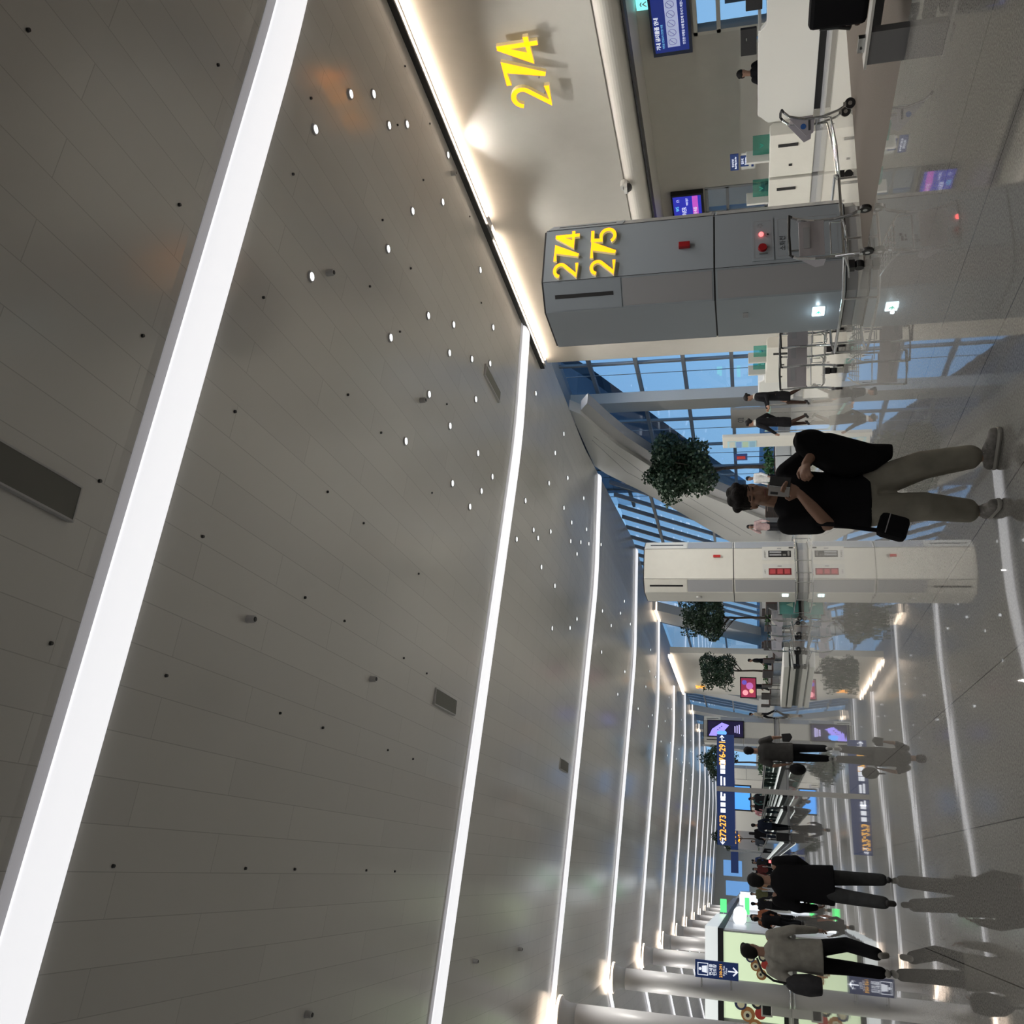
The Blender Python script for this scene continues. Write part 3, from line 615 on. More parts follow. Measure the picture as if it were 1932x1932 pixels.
# round and green shop signs along the side
for x, y, z, q, lab in ((XSP+.25, 55.5, 2.35, .36, 'lit round white shop sign closest to the shop corner'), (XSP+.25, 62, 2.4, .40, 'lit round white shop sign farther down the shop side')):
    g = thing('round_sign', lab, 'sign', (x, y, z)); MB().cone((0, -.06, 0), (0, .06, 0), q, q, 28).build('lit_face', mat('sign_glow', (1, 1, 1), .4, emit=1.5, ecol=(.9, .95, 1)), g); MB().box(-.4, 0, -.02, .02, -.03, .03).build('arm', M_steel, g)
for y, z, w_, h_, lab in ((66, 2.0, .9, .28, 'green lit shop sign below the black band'), (66, 3.5, .7, .4, 'green lit cross shaped sign above the black band'),):
    g = thing('green_sign', lab, 'sign', (XSP+.2, y, z)); MB().box(-.1, w_, -.05, .05, -h_/2, h_/2).build('lit_face', mat('green_glow', (.1, .7, .2), .4, emit=1.1, ecol=(.10, .85, .22)), g); MB().box(-.25, -.1, -.02, .02, -.03, .03).build('arm', M_steel, g)
for y, w_, z, lab in ((74, 1.3, 1.7, 'lit white product display nearest along the shops'), (84, 1.6, 2.1, 'lit white product display beyond the green sign'), (98, 1.8, 2.2, 'lit white product display deepest along the shops')):
    g = thing('display_case', lab, 'display', (XSP+.55, y, 0)); MB().box(-.4, .4, -.5, .5, 0, 1).build('cabinet', M_wall2, g); MB().box(-.4, .4, -.5, .5, 1.0, z+.6).build('lit_box', mat('case_glow', (1, 1, 1), .4, emit=.9, ecol=(.85, .92, 1)), g)
# ------------------------------------------------------------------ wayfinding signs
def arrow(mb, pos, s_, kind):
    if kind == 'down': stroke(mb, [(0, .5*s_), (0, -.45*s_)], .13*s_, .012, pos, 'y'); stroke(mb, [(-.42*s_, -.05*s_), (0, -.5*s_), (.42*s_, -.05*s_)], .15*s_, .012, pos, 'y')
    else:
        k = -1 if kind == 'left' else 1
        stroke(mb, [(-k*.35*s_, -.4*s_), (-k*.35*s_, .1*s_), (k*.4*s_, .1*s_)], .12*s_, .012, pos, 'y'); stroke(mb, [(k*.1*s_, .42*s_), (k*.45*s_, .1*s_), (k*.1*s_, -.22*s_)], .13*s_, .012, pos, 'y')
SX0, SX1, SY, SZ0, SZ1 = 1.12, 5.62, 41, 2.30, 3.02
g = thing('direction_sign', 'long navy sign reading 272-273 and 276-291 on a post', 'sign', (0, 0, 0))
PXX = 3.36
b_ = MB().box(SX0, SX1, SY-.08, SY+.08, SZ0, SZ1).build('board', M_navy, g)
MB().box(PXX-.10, PXX+.10, SY-.11, SY+.11, 0, SZ1+.03).build('post', M_steel.copy() if 0 else mat('post_grey', (.36, .35, .34), .4, .3), g)
zt = 2.78; yf = SY-.085
text('lettering', '272-273', .36, (1.80, yf, zt), 'y', M_otxt, g, .006, sx=.86, bold=.008)
text('lettering', '276-291', .36, (4.85, yf, zt), 'y', M_otxt, g, .006, sx=.86, bold=.008)
a = MB(); arrow(a, (1.28, yf, zt), .26, 'left'); arrow(a, (5.45, yf, zt), .26, 'right')
a.build('arrows', M_wtxt, g)
ic = MB()
for k in range(3):
    for x in (2.40+k*.24, 3.98+k*.2): ic.box(x, x+.17, yf-.01, yf, zt-.1, zt+.1)
for x0, x1 in ((3.0, 3.22), (3.5, 3.88)): ic.box(x0, x1, yf-.01, yf, zt+.03, zt+.10).box(x0, x1-.05, yf-.01, yf, zt-.10, zt-.03)
ic.build('pictograms', M_wtxt, g)
g = thing('flag_sign', 'upright navy transfer sign with a down arrow on a round column', 'sign')
F0, F1, FY = -4.42, -3.70, 46.6
MB().box(F0, F1, FY-.09, FY+.09, 2.32, 4.22).build('board', M_navy, g)
MB().box(F0-.4, F0, FY-.03, FY+.03, 2.6, 2.68).box(F0-.4, F0, FY-.03, FY+.03, 3.9, 3.98).cone((F0-.35, FY, 2.64), (F0-.38, FY+1.0, 2.64), .03).cone((F0-.35, FY, 3.94), (F0-.38, FY+1.0, 3.94), .03).build('bracket', M_steel, g)
fy = FY-.095; xc = (F0+F1)/2
a = MB(); arrow(a, (xc, fy, 2.57), .40, 'down'); a.build('arrow', M_wtxt, g)
a = MB()
for st in ([(-.24, -.22), (.24, -.22), (.24, .22), (-.24, .22), (-.24, -.22)],): stroke(a, st, .03, .01, (xc, fy, 3.88), 'y')
a.cone((xc, fy-.01, 4.0), (xc, fy, 4.0), .06, .06, 14).prism([(xc-.15, 3.70), (xc+.15, 3.70), (xc+.12, 3.92), (xc-.12, 3.92)], 'y', fy-.01, fy)
a.build('pictogram', M_wtxt, g)
text('lettering', '면세품\n인도장', .17, (xc, fy, 3.43), 'y', M_wtxt, g, .005, bold=.003)
text('lettering', '230-291', .17, (xc, fy, 3.08), 'y', M_otxt, g, .005, bold=.003)
text('lettering', 'Duty Free\nPickup', .10, (xc, fy, 2.90), 'y', M_wtxt, g, .005)
g = thing('direction_sign', 'small distant navy sign above the crowd at the hall end', 'sign')
MB().box(.2, 6.2, 109.9, 110.1, 3.1, 3.9).build('board', M_navy, g); MB().box(2.4, 2.6, 109.85, 110.15, 0, 3.95).build('post', M_steel, g); text('lettering', '270-271', .6, (4.2, 109.88, 3.5), 'y', M_otxt, g, .006)
g = thing('gate_number_sign', 'tiny distant yellow 277 number on a far grey wall', 'sign')
MB().box(3.2, 7.5, 130, 130.4, 0, 5.2).build('grey_panel', M_gpan, g); text('lettering', '277', 1.5, (5.0, 129.95, 3.6), 'y', M_yel, g, .03, sx=.9)
# ------------------------------------------------------------------ moving walkway
def walkway(x0, x1, y0, y1, lab):
    g = thing('moving_walkway', lab, 'moving walkway', (x0, y0, 0), group='moving walkways')
    W, L = x1-x0, y1-y0
    MB().box(.0, W, 0, L, 0, .04).build('deck', M_gpan, g); MB().box(.3, W-.3, .3, L, .04, .055).build('pallet_belt', M_dk, g)
    for x in (0, W-.22):
        MB().box(x, x+.22, .5, L, .04, .28).build('skirt', M_blk, g)
        MB().box(x-.005, x+.225, .5, L, .235, .28).build('light_line', mat('walk_light', (1, 1, 1), .4, emit=.75, ecol=(.95, 1, .96)), g)
        MB().box(x+.10, x+.12, .6, L, .28, .92).build('glass_side', M_teal2, g)
        MB().tube([(x+.11, .35, .18), (x+.11, .18, .45), (x+.11, .25, .8), (x+.11, .6, .97), (x+.11, L, .97)], .035, 8).build('handrail', M_blk, g)
M_teal2 = glass('walk_glass', (.42, .58, .52), .12)
walkway(1.5, 3.1, 44.5, 108, 'moving walkway with glass sides beneath the blue sign, by the post')
walkway(3.5, 5.1, 44.5, 108, 'moving walkway with glass sides on the seat side of its twin')
# ------------------------------------------------------------------ gate 274 desk area
g = thing('gate_desk', 'white angular gate desk against the cream wall under the 274', 'desk')
D0 = 14.6
MB().prism([(12.3, .16), (15.22, .16), (15.30, 1.05), (15.22, 1.12), (15.05, 1.26), (13.05, 1.26), (12.86, 1.11), (12.1, 1.11), (12.1, .16)], 'x', D0, D0+.10).build('front_panel', M_white, g, bevel=.01)
MB().box(D0+.02, D0+.75, 13.0, 15.12, 1.20, 1.25).box(D0+.02, D0+.75, 12.1, 13.0, 1.05, 1.10).build('counter_top', M_white, g)
MB().box(D0+.08, D0+.6, 12.3, 15.15, 0, .16).build('base', M_blk, g)
MB().box(D0+.10, D0+.7, 15.1, 15.2, .1, 1.2).build('end_panel', M_white, g)
S(MB().box(D0-.25, D0+.1, 11.9, 15.4, 0, .03).build('trim_7', M_gpan))
for i, (y, z, w_, lab) in enumerate(((12.62, 1.32, .46, 'black monitor back on the lower end of the gate desk'), (13.55, 1.42, .62, 'low black monitor back rising over the gate desk'),)):
    g = thing('monitor', lab, 'monitor', (D0+.4, y, z-.14)); MB().box(-.03, .03, -w_/2, w_/2, 0, .30).build('display', M_blk, g, bevel=.01); MB().box(-.02, .06, -.04, .04, -.1, .1).build('stand', M_steel, g); MB().box(-.04, -.031, -.12, -.05, .18, .2).build('badge', M_steel, g)
# screens
def rdisc(mb, x, y, z, r0, r1, n=20):
    for t in range(n):
        a, b = t*2*PI/n, (t+1)*2*PI/n
        mb.add([(x, y+r0*math.cos(a), z+r0*math.sin(a)), (x, y+r1*math.cos(a), z+r1*math.sin(a)), (x, y+r1*math.cos(b), z+r1*math.sin(b)), (x, y+r0*math.cos(b), z+r0*math.sin(b))], [(0, 1, 2, 3)])
g = thing('information_screen', 'dark blue screen of five prohibited item circles by the wall corner', 'screen')
MB().box(15.86, 16.0, 12.95, 14.40, 2.54, 3.34).build('casing', mat('casing_blue', (.03, .045, .10), .4), g)
MB().box(15.852, 15.862, 13.0, 14.30, 2.60, 3.29).build('display', mat('scr_navy', (.01, .02, .15), .2, emit=.55, ecol=(.02, .04, .26)), g)
MB().box(15.846, 15.852, 13.02, 14.18, 2.78, 3.03).build('pale_band', mat('scr_pale', (.5, .55, .8), .3, emit=.55, ecol=(.5, .56, .85)), g)
a = MB()
for k in range(5): rdisc(a, 15.843, 14.05-.22*k, 2.92, .075, .085); a.rings([[(15.843, 14.05-.22*k-.05, 2.97), (15.843, 14.05-.22*k-.04, 2.975), (15.842, 14.05-.22*k-.04, 2.975), (15.842, 14.05-.22*k-.05, 2.97)], [(15.843, 14.05-.22*k+.05, 2.87), (15.843, 14.05-.22*k+.06, 2.875), (15.842, 14.05-.22*k+.06, 2.875), (15.842, 14.05-.22*k+.05, 2.87)]])
a.build('prohibition_circles', mat('scr_line', (.15, .15, .3), .4, emit=.2), g)
text('headline', '기내 금지물품 안내', .10, (15.845, 14.22, 3.21), 'x', M_wtxt, g, .001, ax='LEFT', bold=.002)
text('caption', '위험물 반입금지 안전한 여행', .05, (15.845, 14.2, 3.11), 'x', mat('cyan_text', (.3, .7, .9), .4, emit=.7, ecol=(.2, .6, .9)), g, .001, ax='LEFT')
text('caption', '안전한 여행을 위해 협조해 주시기 바랍니다', .062, (15.845, 14.15, 2.69), 'x', M_wtxt, g, .001, ax='LEFT')
g = thing('exit_sign', 'glowing turquoise exit sign next to the dark blue screen', 'sign', (15.9, 13.12, 3.44))
MB().box(0, .1, -.14, .14, -.13, .13).build('lit_face', mat('exit_teal', (.3, .9, .9), .4, emit=1.1, ecol=(.25, .85, .85)), g, bevel=.01)
a = MB(); stroke(a, [(-.06, -.07), (0, 0), (.05, -.07)], .02, .004, (-.001, 0, 0), 'x'); stroke(a, [(-.05, .03), (0, .05), (.05, .02)], .02, .004, (-.001, 0, 0), 'x'); a.build('running_figure', M_white, g)
g = thing('departure_screen', 'blue and magenta departure screen reading VANCOUVER behind the pillar', 'screen')
MB().box(15.86, 16.0, 18.70, 20.3, 2.54, 3.34).build('casing', M_blk, g)
MB().box(15.852, 15.862, 18.76, 20.24, 2.60, 3.30).build('display', mat('scr_blue', (.02, .03, .4), .2, emit=.8, ecol=(.03, .035, .42)), g)
MB().box(15.846, 15.852, 18.76, 20.24, 2.68, 2.82).build('magenta_band', mat('scr_mag', (.6, .1, .6), .3, emit=.8, ecol=(.50, .09, .55)), g)
text('lettering', 'VANCOUVER', .16, (15.845, 19.62, 3.03), 'x', M_wtxt, g, .001)
text('lettering', '17:', .10, (15.845, 18.9, 3.17), 'x', M_wtxt, g, .001); text('lettering', 'WS', .12, (15.845, 19.2, 3.2), 'x', mat('cyan_text2', (.3, .7, .9), .4, emit=.9, ecol=(.15, .7, .85)), g, .001); text('lettering', 'WESTJET', .07, (15.845, 18.95, 2.95), 'x', M_wtxt, g, .001); text('lettering', '탑승수속중', .10, (15.845, 19.4, 2.75), 'x', M_wtxt, g, .001)
# doors and windows of the back wall
d1 = MB()
for y in (12.2, 13.1, 14.05): d1.box(15.95, 16.1, y-.04, y+.04, 0, 2.5)
for z in (.05, 2.0, 2.46): d1.box(15.95, 16.1, 12.2, 14.09, z-.04, z+.04)
d1 = S(d1.build('door_1', M_cream)); MB().box(16.05, 16.07, 12.2, 14.09, .05, 2.5).build('door_glass', M_wing, d1)
MB().box(15.9, 15.94, 12.55, 12.6, 1.0, 1.9).build('door_handle', M_steel, d1)
S(MB().prism([(16.3, 11.5), (18.5, 11.5), (18.5, 15.5), (16.3, 15.5)], 'z', 2.55, 2.6).build('ceiling', M_dk))
S(MB().box(18.4, 18.5, 11, 15.5, 0, 1.9).build('wall_right', mat('dusk_wall', (.08, .12, .16), .6)))
w4 = MB()
for y in (18.72, 19.6, 20.5): w4.box(15.98, 16.12, y-.04, y+.04, 0, 2.5)
for z in (.04, 1.0, 1.95, 2.46): w4.box(15.98, 16.12, 18.7, 20.55, z-.035, z+.035)
w4 = S(w4.build('door_2', M_alu)); MB().box(16.05, 16.07, 18.7, 20.55, 0, 2.5).build('door_glass', M_wing, w4)
# self boarding gates
def boarding_gate(x, y, lab, rz=0):
    g = thing('boarding_gate', lab, 'boarding gate', (x, y, 0), rz, group='self boarding gates')
    MB().prism([(-.17, .12), (.17, .12), (.17, .95), (.10, 1.02), (-.17, 1.02)], 'y', -.62, .62).build('cabinet', M_cream, g, bevel=.015)
    MB().box(-.15, .15, -.6, .6, 0, .12).build('foot', M_gpan, g)
    MB().box(-.16, .16, .1, .16, 1.02, 1.50).build('reader_fin', M_white, g, bevel=.01)
    MB().box(-.02, .0, -.5, .05, 1.02, 1.36).build('glass_flap', M_teal, g)
    a = MB(); stroke(a, [(-.06, .04), (0, -.03), (.06, .04)], .025, .004, (-.022, -.22, 1.18), 'x'); a.build('green_arrow', mat('arrow_green', (.02, .3, .22), .4), g)
    MB().box(-.19, -.17, -.35, -.28, .45, .85).build('black_slot', M_blk, g); MB().box(-.18, -.17, .25, .31, .55, .62).build('sensor_dot', M_blk, g)
boarding_gate(14.45, 15.95, 'cream self boarding gate standing closest to the white gate desk')
boarding_gate(14.45, 17.28, 'cream self boarding gate half way between desk and shaded pillar')
boarding_gate(14.45, 18.62, 'cream self boarding gate partly hidden by the shaded pillar')
g = thing('lane_sign', 'navy economy boarding lane sign with an arrow above a boarding gate', 'sign', (14.85, 16.62, 0))
MB().cone((0, 0, 0), (0, 0, 1.3), .02).build('pole', M_steel, g); MB().cone((0, 0, 0), (0, 0, .02), .15, .15, 20).build('foot', M_steel, g)
MB().box(-.01, .01, -.26, .24, 1.30, 1.60).build('white_board', M_white, g)
MB().box(-.014, .01, -.26, .24, 1.66, 1.84).build('navy_header', M_navy, g); MB().box(-.018, -.01, -.20, .14, 1.44, 1.62).build('navy_label', M_navy, g, bevel=.005)
text('lettering', '탑승대기선\nBoarding Line for', .055, (-.016, 0, 1.75), 'x', M_wtxt, g, .001); text('lettering', '일반석\nEconomy', .065, (-.02, -.03, 1.535), 'x', M_wtxt, g, .001)
a = MB(); stroke(a, [(-.17, 0), (.15, 0)], .05, .004, (-.012, 0, 1.36), 'x'); stroke(a, [(.08, .05), (.16, 0), (.08, -.05)], .03, .004, (-.012, 0, 1.36), 'x'); a.build('arrow', M_navy, g)
# gate 275 counters
g = thing('gate_desk', 'white gate desk with curved end behind the luggage carts', 'desk', (14.0, 24.9, 0))
MB().prism([(-.8, .14), (1.45, .14), (1.45, 1.02), (1.3, 1.2), (.3, 1.2), (.15, 1.05), (-.8, 1.05)], 'x', 0, .7).build('front_panel', M_white, g, bevel=.03); MB().box(.06, .6, -.75, 1.4, 0, .14).build('base', M_gpan, g)
for y, lab in ((22.9, 'cream self boarding gate closest to the gate 275 wall end'), (23.75, 'cream self boarding gate beside the curved gate desk')):
    boarding_gate(13.3+(.5 if y > 23.5 else 0), y+(.7 if y > 23.5 else 0)-.5, lab)
g = thing('queue_barrier', 'glass queue barrier on slim steel posts behind the flight attendants', 'barrier', (11.9, 25.5, 0))
for k in range(5): MB().cone((.42*k-.1, 1.25*k-3, 0), (.42*k-.1, 1.25*k-3, 1.02), .022).build('post', M_steel, g)
MB().rings([[(.42*k-.11, 1.25*k-3, .93), (.42*k-.09, 1.25*k-3, .93), (.42*k-.09, 1.25*k-3, .99), (.42*k-.11, 1.25*k-3, .99)] for k in (0, 4)]).build('teal_rail', mat('teal_rail', (.22, .42, .36), .3), g)
g = thing('information_board', 'tall cream notice stand with blue and green leaflets', 'board', (13.7, 28.6, 0))
MB().box(-.06, .06, -.42, .42, .0, 2.36).build('cabinet', M_cream, g, bevel=.02); MB().box(-.075, -.06, -.1, .36, 1.25, 2.2).build('leaflet_window', mat('pale_blue', (.35, .55, .6), .4, emit=.2), g)
for k, c_ in enumerate(((.25, .45, .6), (.45, .6, .45), (.2, .35, .65), (.6, .62, .55))): MB().box(-.085, -.075, -.08, .34, 1.3+.22*k, 1.48+.22*k).build('leaflet', mat('leaf%d' % k, c_, .5), g)
g = thing('information_board', 'grey roll up board standing behind the rear flight attendant', 'board', (16.0, 31.4, 0))
MB().box(-.05, .05, -.75, .75, 0, 2.12).build('panel', mat('board_grey', (.30, .29, .27), .5), g); text('emblem', 'O2', .3, (-.055, .1, 1.75), 'x', M_ink, g, .002)
# ------------------------------------------------------------------ luggage carts
def cart(label, loc, rz, group='luggage carts'):
    g = thing('luggage_cart', label, 'luggage cart', loc, rz, group)
    # local +y points where the cart rolls, handle behind at y = -.45
    for s_ in (-1, 1):
        x = .27*s_
        MB().tube([(x*1.05, -.42, .99), (x*1.05, -.36, .92), (x, -.30, .70), (x, -.31, .45), (x*1.05, -.37, .22), (x*1.1, -.42, .14)], .019, 8).build('side_frame', M_chrome, g)
        MB().tube([(x, -.30, .34), (x*.8, .1, .25), (x*.55, .55, .20)], .014, 8).build('deck_rail', M_chrome, g)
        MB().prism([(-.33, .92), (-.06, .68), (-.10, .58), (-.30, .56)], 'x', x-.004, x+.004).build('side_panel', mat('cart_panel', (.42, .41, .46), .5), g)
        wh = MB().cone((x*1.12-.02, -.44, .075), (x*1.12+.02, -.44, .075), .075, .075, 18).build('wheel', M_blk, g); MB().cone((x*1.12-.024, -.44, .075), (x*1.12+.024, -.44, .075), .03, .03, 12).build('hub', M_steel, wh)
        MB().box(x*1.12-.03, x*1.12+.03, -.46, -.40, .13, .17).build('fork', M_steel, g)
    MB().tube([(-.285, -.42, .99), (-.285, -.46, 1.02), (0, -.47, 1.03), (.285, -.46, 1.02), (.285, -.42, .99)], .019, 8).build('handle_bar', M_blk, g)
    MB().box(-.25, .25, -.345, -.335, .58, .90).build('back_panel', mat('cart_back', (.36, .34, .36), .5), g, bevel=.004)
    MB().box(-.14, .16, -.352, -.346, .76, .84).build('grey_label', M_gpan, g)
    rk = MB()
    for k in range(6): rk.cone((-.23+.02*k, -.2+.13*k, .29-.015*k), (.23-.02*k, -.2+.13*k, .29-.015*k), .008)
    for k in range(4): rk.cone((-.12+.08*k, -.25, .3), (-.09+.06*k, .52, .205), .007)
    rk.build('rack', M_chrome, g)
    MB().tube([(-.23, -.30, .34), (-.23, -.30, .5), (.23, -.30, .5), (.23, -.30, .34)], .01, 8).build('basket_bar', M_chrome, g)
    fw = MB().cone((-.05, .5, .06), (.05, .5, .06), .06, .06, 16).build('wheel', M_blk, g)
    MB().box(-.06, .06, .44, .56, .12, .2).build('fork', M_blk, g)
    return g
c1 = cart('luggage cart facing the pillar, its grey back panel toward us', (7.93, 10.72, 0), math.radians(-8))
c2 = cart('luggage cart seen side on with an airport logo panel, before the gates', (10.35, 11.35, 0), math.radians(56))
for p in [q for q in C.objects if q.parent == c2 and q.name.startswith('side_panel')]:
    q_ = 1 if p.data.vertices[0].co.x > 0 else -1
    MB().cone((.279*q_, -.20, .72), (.277*q_, -.20, .72), .04, .04, 16).build('logo_disc', mat('logo_blue', (.03, .12, .4), .4), p)
    MB().box(min(.276*q_, .278*q_), max(.276*q_, .278*q_), -.28, -.14, .62, .65).build('logo_text', M_ink, p)
c3 = cart('luggage cart at the head of the nest behind the shaded pillar', (8.78, 14.05, 0), math.radians(-30))
for x, y, lab in ((8.62, 14.42, 'second luggage cart nested behind the shaded pillar'), (8.42, 14.85, 'last luggage cart of the nest, its coloured side sticker showing')):
    o = copy_tree(c3); o.location = (x, y, 0); o['label'] = lab
st_ = MB().prism([(-.30, .86), (-.12, .70), (-.14, .60), (-.28, .60)], 'x', .276, .28).build('side_sticker', mat('sticker', (.45, .5, .62), .4), o)
for x, y, lab in ((7.55, 29.3, 'luggage cart nearest the teal waste bin in the middle distance'), (7.2, 29.9, 'middle luggage cart of the distant trio'), (6.9, 30.7, 'luggage cart of the distant trio beside the white bench')):
    o = copy_tree(c3); o.location = (x, y, 0); o.rotation_euler.z = math.radians(40); o['label'] = lab
# ------------------------------------------------------------------ seats
g = thing('lounge_seat', 'black padded lounge seat cut off by the frame edge', 'seat')
MB().box(8.30, 8.42, 6.2, 7.50, .34, .92).build('backrest', M_cloth, g, bevel=.05)
MB().box(8.42, 9.0, 6.2, 7.62, .38, .45).build('seat_pad', M_brown, g, bevel=.03)
MB().tube([(8.36, 7.52, .80), (8.36, 7.53, .62), (8.40, 7.60, .50), (8.6, 7.66, .45)], .022).build('armrest', mat('dark_metal', (.06, .065, .07), .35, .5), g)
MB().box(8.30, 8.38, 6.2, 7.55, .20, .32).build('beam', M_blk, g)
g = thing('side_table', 'grey side table box with white top at the end of the black seat', 'table')
MB().box(7.86, 7.94, 7.20, 7.60, 0, .36).build('box', mat('table_grey', (.17, .17, .18), .4), g); MB().box(7.84, 8.02, 6.6, 7.64, .36, .385).build('top', M_white, g); MB().box(7.97, 8.02, 7.36, 7.54, .385, .45).build('socket_unit', M_steel, g)
MB().cone((7.971, 7.48, .418), (7.962, 7.48, .418), .012).build('socket', M_blk, g)
def bench(lab, loc, rz=0, n=1):
    g = thing('slatted_bench', lab, 'bench', loc, rz, 'dark brown slatted benches')
    MB().box(-.09, -.02, -.68, .68, .36, .92).build('backrest', M_brown, g, bevel=.03)
    sl = MB()
    for k in range(9): sl.box(-.10, -.092, -.66, .66, .40+.058*k, .43+.058*k)
    sl.build('slats', M_blk, g)
    MB().box(-.05, .5, -.68, .68, .36, .43).build('seat', M_brown, g, bevel=.02)
    for y in (-.5, .5): MB().box(0, .4, y-.03, y+.03, 0, .36).build('leg', M_steel, g)
    return g
b0 = bench('dark brown slatted bench closest to the cream extinguisher pillar', (10.6, 34.5, 0), math.radians(5))
names = ['second', 'third', 'fourth', 'fifth', 'sixth', 'seventh', 'eighth', 'ninth']
k = 0
for i in range(1, 9):
    o = copy_tree(b0); o.location = (10.45-.03*i, 34.5+3.2*i, 0); o['label'] = 'dark brown slatted bench, %s in the row running down the hall' % names[i-1]
    o.rotation_euler.z = math.radians(5 if i % 2 else -4)
for i, (x, y, lab) in enumerate(((12.2, 30.0, 'slatted bench behind the shoulder of the man in black'), (13.2, 33.2, 'slatted bench where the woman in pink stands'), (12.3, 40, 'slatted bench in the back row below the second potted tree'), (12.9, 47.5, 'slatted bench in the back row near the third potted tree'), (12.0, 51, 'slatted bench in the back row with seated travellers'))):
    o = copy_tree(b0); o.location = (x, y, 0); o['label'] = lab; o.rotation_euler.z = math.radians(20 if i < 2 else 0)
g = thing('white_bench', 'long low white bench with a dark groove beyond the luggage carts', 'bench', (6.6, 31.4, 0))
MB().prism([(0, 0), (.7, 0), (.1, 4.3), (-.6, 4.3)], 'z', .10, .27).build('lower_block', M_white, g, bevel=.02); MB().prism([(0, 0), (.7, 0), (.1, 4.3), (-.6, 4.3)], 'z', .32, .50).build('upper_block', M_white, g, bevel=.02)
MB().prism([(.06, .06), (.64, .06), (.06, 4.24), (-.54, 4.24)], 'z', 0, .32).build('core', M_blk, g)
g = thing('waste_bin', 'square waste bin with teal glass sides at the foot of the cream pillar', 'bin', (8.1, 29.25, 0))
MB().box(-.3, .3, -.25, .25, 0, .08).build('base', M_blk, g); MB().box(-.30, .30, -.25, .25, .08, .66).build('glass_body', mat('bin_teal', (.10, .30, .28), .15), g, bevel=.01); MB().box(-.32, .32, -.27, .27, .66, .70).build('lid', M_steel, g); MB().prism([(-.08, .25), (.08, .25), (0, .45)], 'y', -.256, -.251).build('triangle_mark', mat('bin_mark', (.4, .6, .5), .4), g)
# ------------------------------------------------------------------ planters and trees
def foliage(R, n, seed):
    rg = random.Random(seed); mb = MB()
    for i in range(n):
        while True:
            p = Vector((rg.uniform(-1, 1), rg.uniform(-1, 1), rg.uniform(-1, 1)))
            if p.length < 1: break
        if rg.random() < .6: p = p.normalized()*rg.uniform(.65, 1.0)
        lump = 1+.28*math.sin(5*p.x+seed)*math.cos(4*p.y)+.2*math.sin(6*p.z+2*seed)
        c = Vector((p.x*R[0], p.y*R[1], p.z*R[2]))*lump
        a = Vector((rg.uniform(-1, 1), rg.uniform(-1, 1), rg.uniform(-1.2, .4))).normalized(); b = a.orthogonal().normalized(); b = (Matrix.Rotation(rg.uniform(0, 6), 3, a) @ b)
        L = rg.uniform(.08, .15); W = L*.36
        mb.add([c, c+a*L*.5+b*W, c+a*L, c+a*L*.5-b*W], [(0, 1, 2, 3)])
    return mb
def tree(lab, loc, s_=1.0, seed=1, n=7000, rz=0):
    g = thing('potted_tree', lab, 'tree', loc, rz, None)
    MB().tube([(0, 0, .45), (.03, .02, 1.3), (-.02, 0, 2.2), (.04, .05, 3.2)], [.07, .055, .05, .03], 10).build('trunk', M_bark, g)
    br = MB(); rg = random.Random(seed)
    for k in range(9):
        a = rg.uniform(0, 6.28); L = rg.uniform(.6, 1.05); z = rg.uniform(1.9, 2.9)
        br.tube([(0, 0, z), (.5*L*math.cos(a), .5*L*math.sin(a), z+.35), (L*math.cos(a), L*math.sin(a), z+rg.uniform(.4, .9))], [.03, .02, .008], 6)
    br.build('branches', M_bark, g)
    fo = foliage((1.0, 1.0, 1.05), n, seed); fo.xf(Matrix.Translation((0, 0, 3.5))); fo.build('foliage', M_leaf, g)
    o = foliage((.75, .75, .14), 420, seed+5); o.xf(Matrix.Translation((0, 0, .60))); o.build('undergrowth', mat('undergrowth', (.02, .08, .02), .5), g)
    g.scale = (s_, s_, s_); return g
def planter(lab, loc, w_=1.7, d_=1.7):
    g = thing('planter', lab, 'planter', loc); MB().box(-w_/2, w_/2, -d_/2, d_/2, 0, .55).build('box', M_white, g, bevel=.03); MB().box(-w_/2+.08, w_/2-.08, -d_/2+.08, d_/2-.08, .55, .57).build('soil', M_brown, g)
planter('white planter box under the large potted tree by the facade', (14.45, 32.5, 0)); tree('leafy tree in a white planter before the gate 275 windows', (14.45, 32.5, .08), 1.18, 3, 10500)
for i, (x, y, s_, lab) in enumerate(((11.75, 44.5, 1.02, 'leafy potted tree peeking from behind the cream pillar'), (11.2, 54.5, .98, 'leafy potted tree standing before the far gate 276 wall'), (9.0, 82, 1.25, 'distant potted tree above the head of the walker in grey'), (4.2, 120, 1.3, 'farthest potted tree, behind the blue sign'))):
    planter('white planter box under the '+['tree partly behind the cream pillar', 'tree before the gate 276 wall', 'distant tree near the walker in grey', 'farthest tree'][i], (x, y, 0)); tree(lab, (x, y, .08), s_, 11+i, 5500)
g = thing('notice_stand', 'small blue framed notice with red panel near the large potted tree', 'sign', (14.2, 31.0, 0)); MB().cone((0, 0, 0), (0, 0, 1.6), .015).build('pole', M_blk, g); MB().box(-.02, .02, -.25, .25, 1.55, 2.0).build('frame', M_navy, g); MB().box(-.03, -.02, -.13, .13, 1.62, 1.92).build('red_panel', mat('notice_red', (.5, .04, .03), .5), g)
g = thing('advert_screen', 'small red and pink advertising screen near the third potted tree', 'screen', (10.4, 55.5, 0)); MB().box(-.62, .62, -.05, .05, 1.2, 2.15).build('frame', M_blk, g); MB().cone((0, 0, 0), (0, 0, 1.2), .05).build('pole', M_blk, g)
MB().box(-.56, .56, -.055, -.05, 1.26, 2.09).build('picture', mat('ad_back', (.3, .03, .06), .3, emit=.5, ecol=(.45, .05, .12)), g)
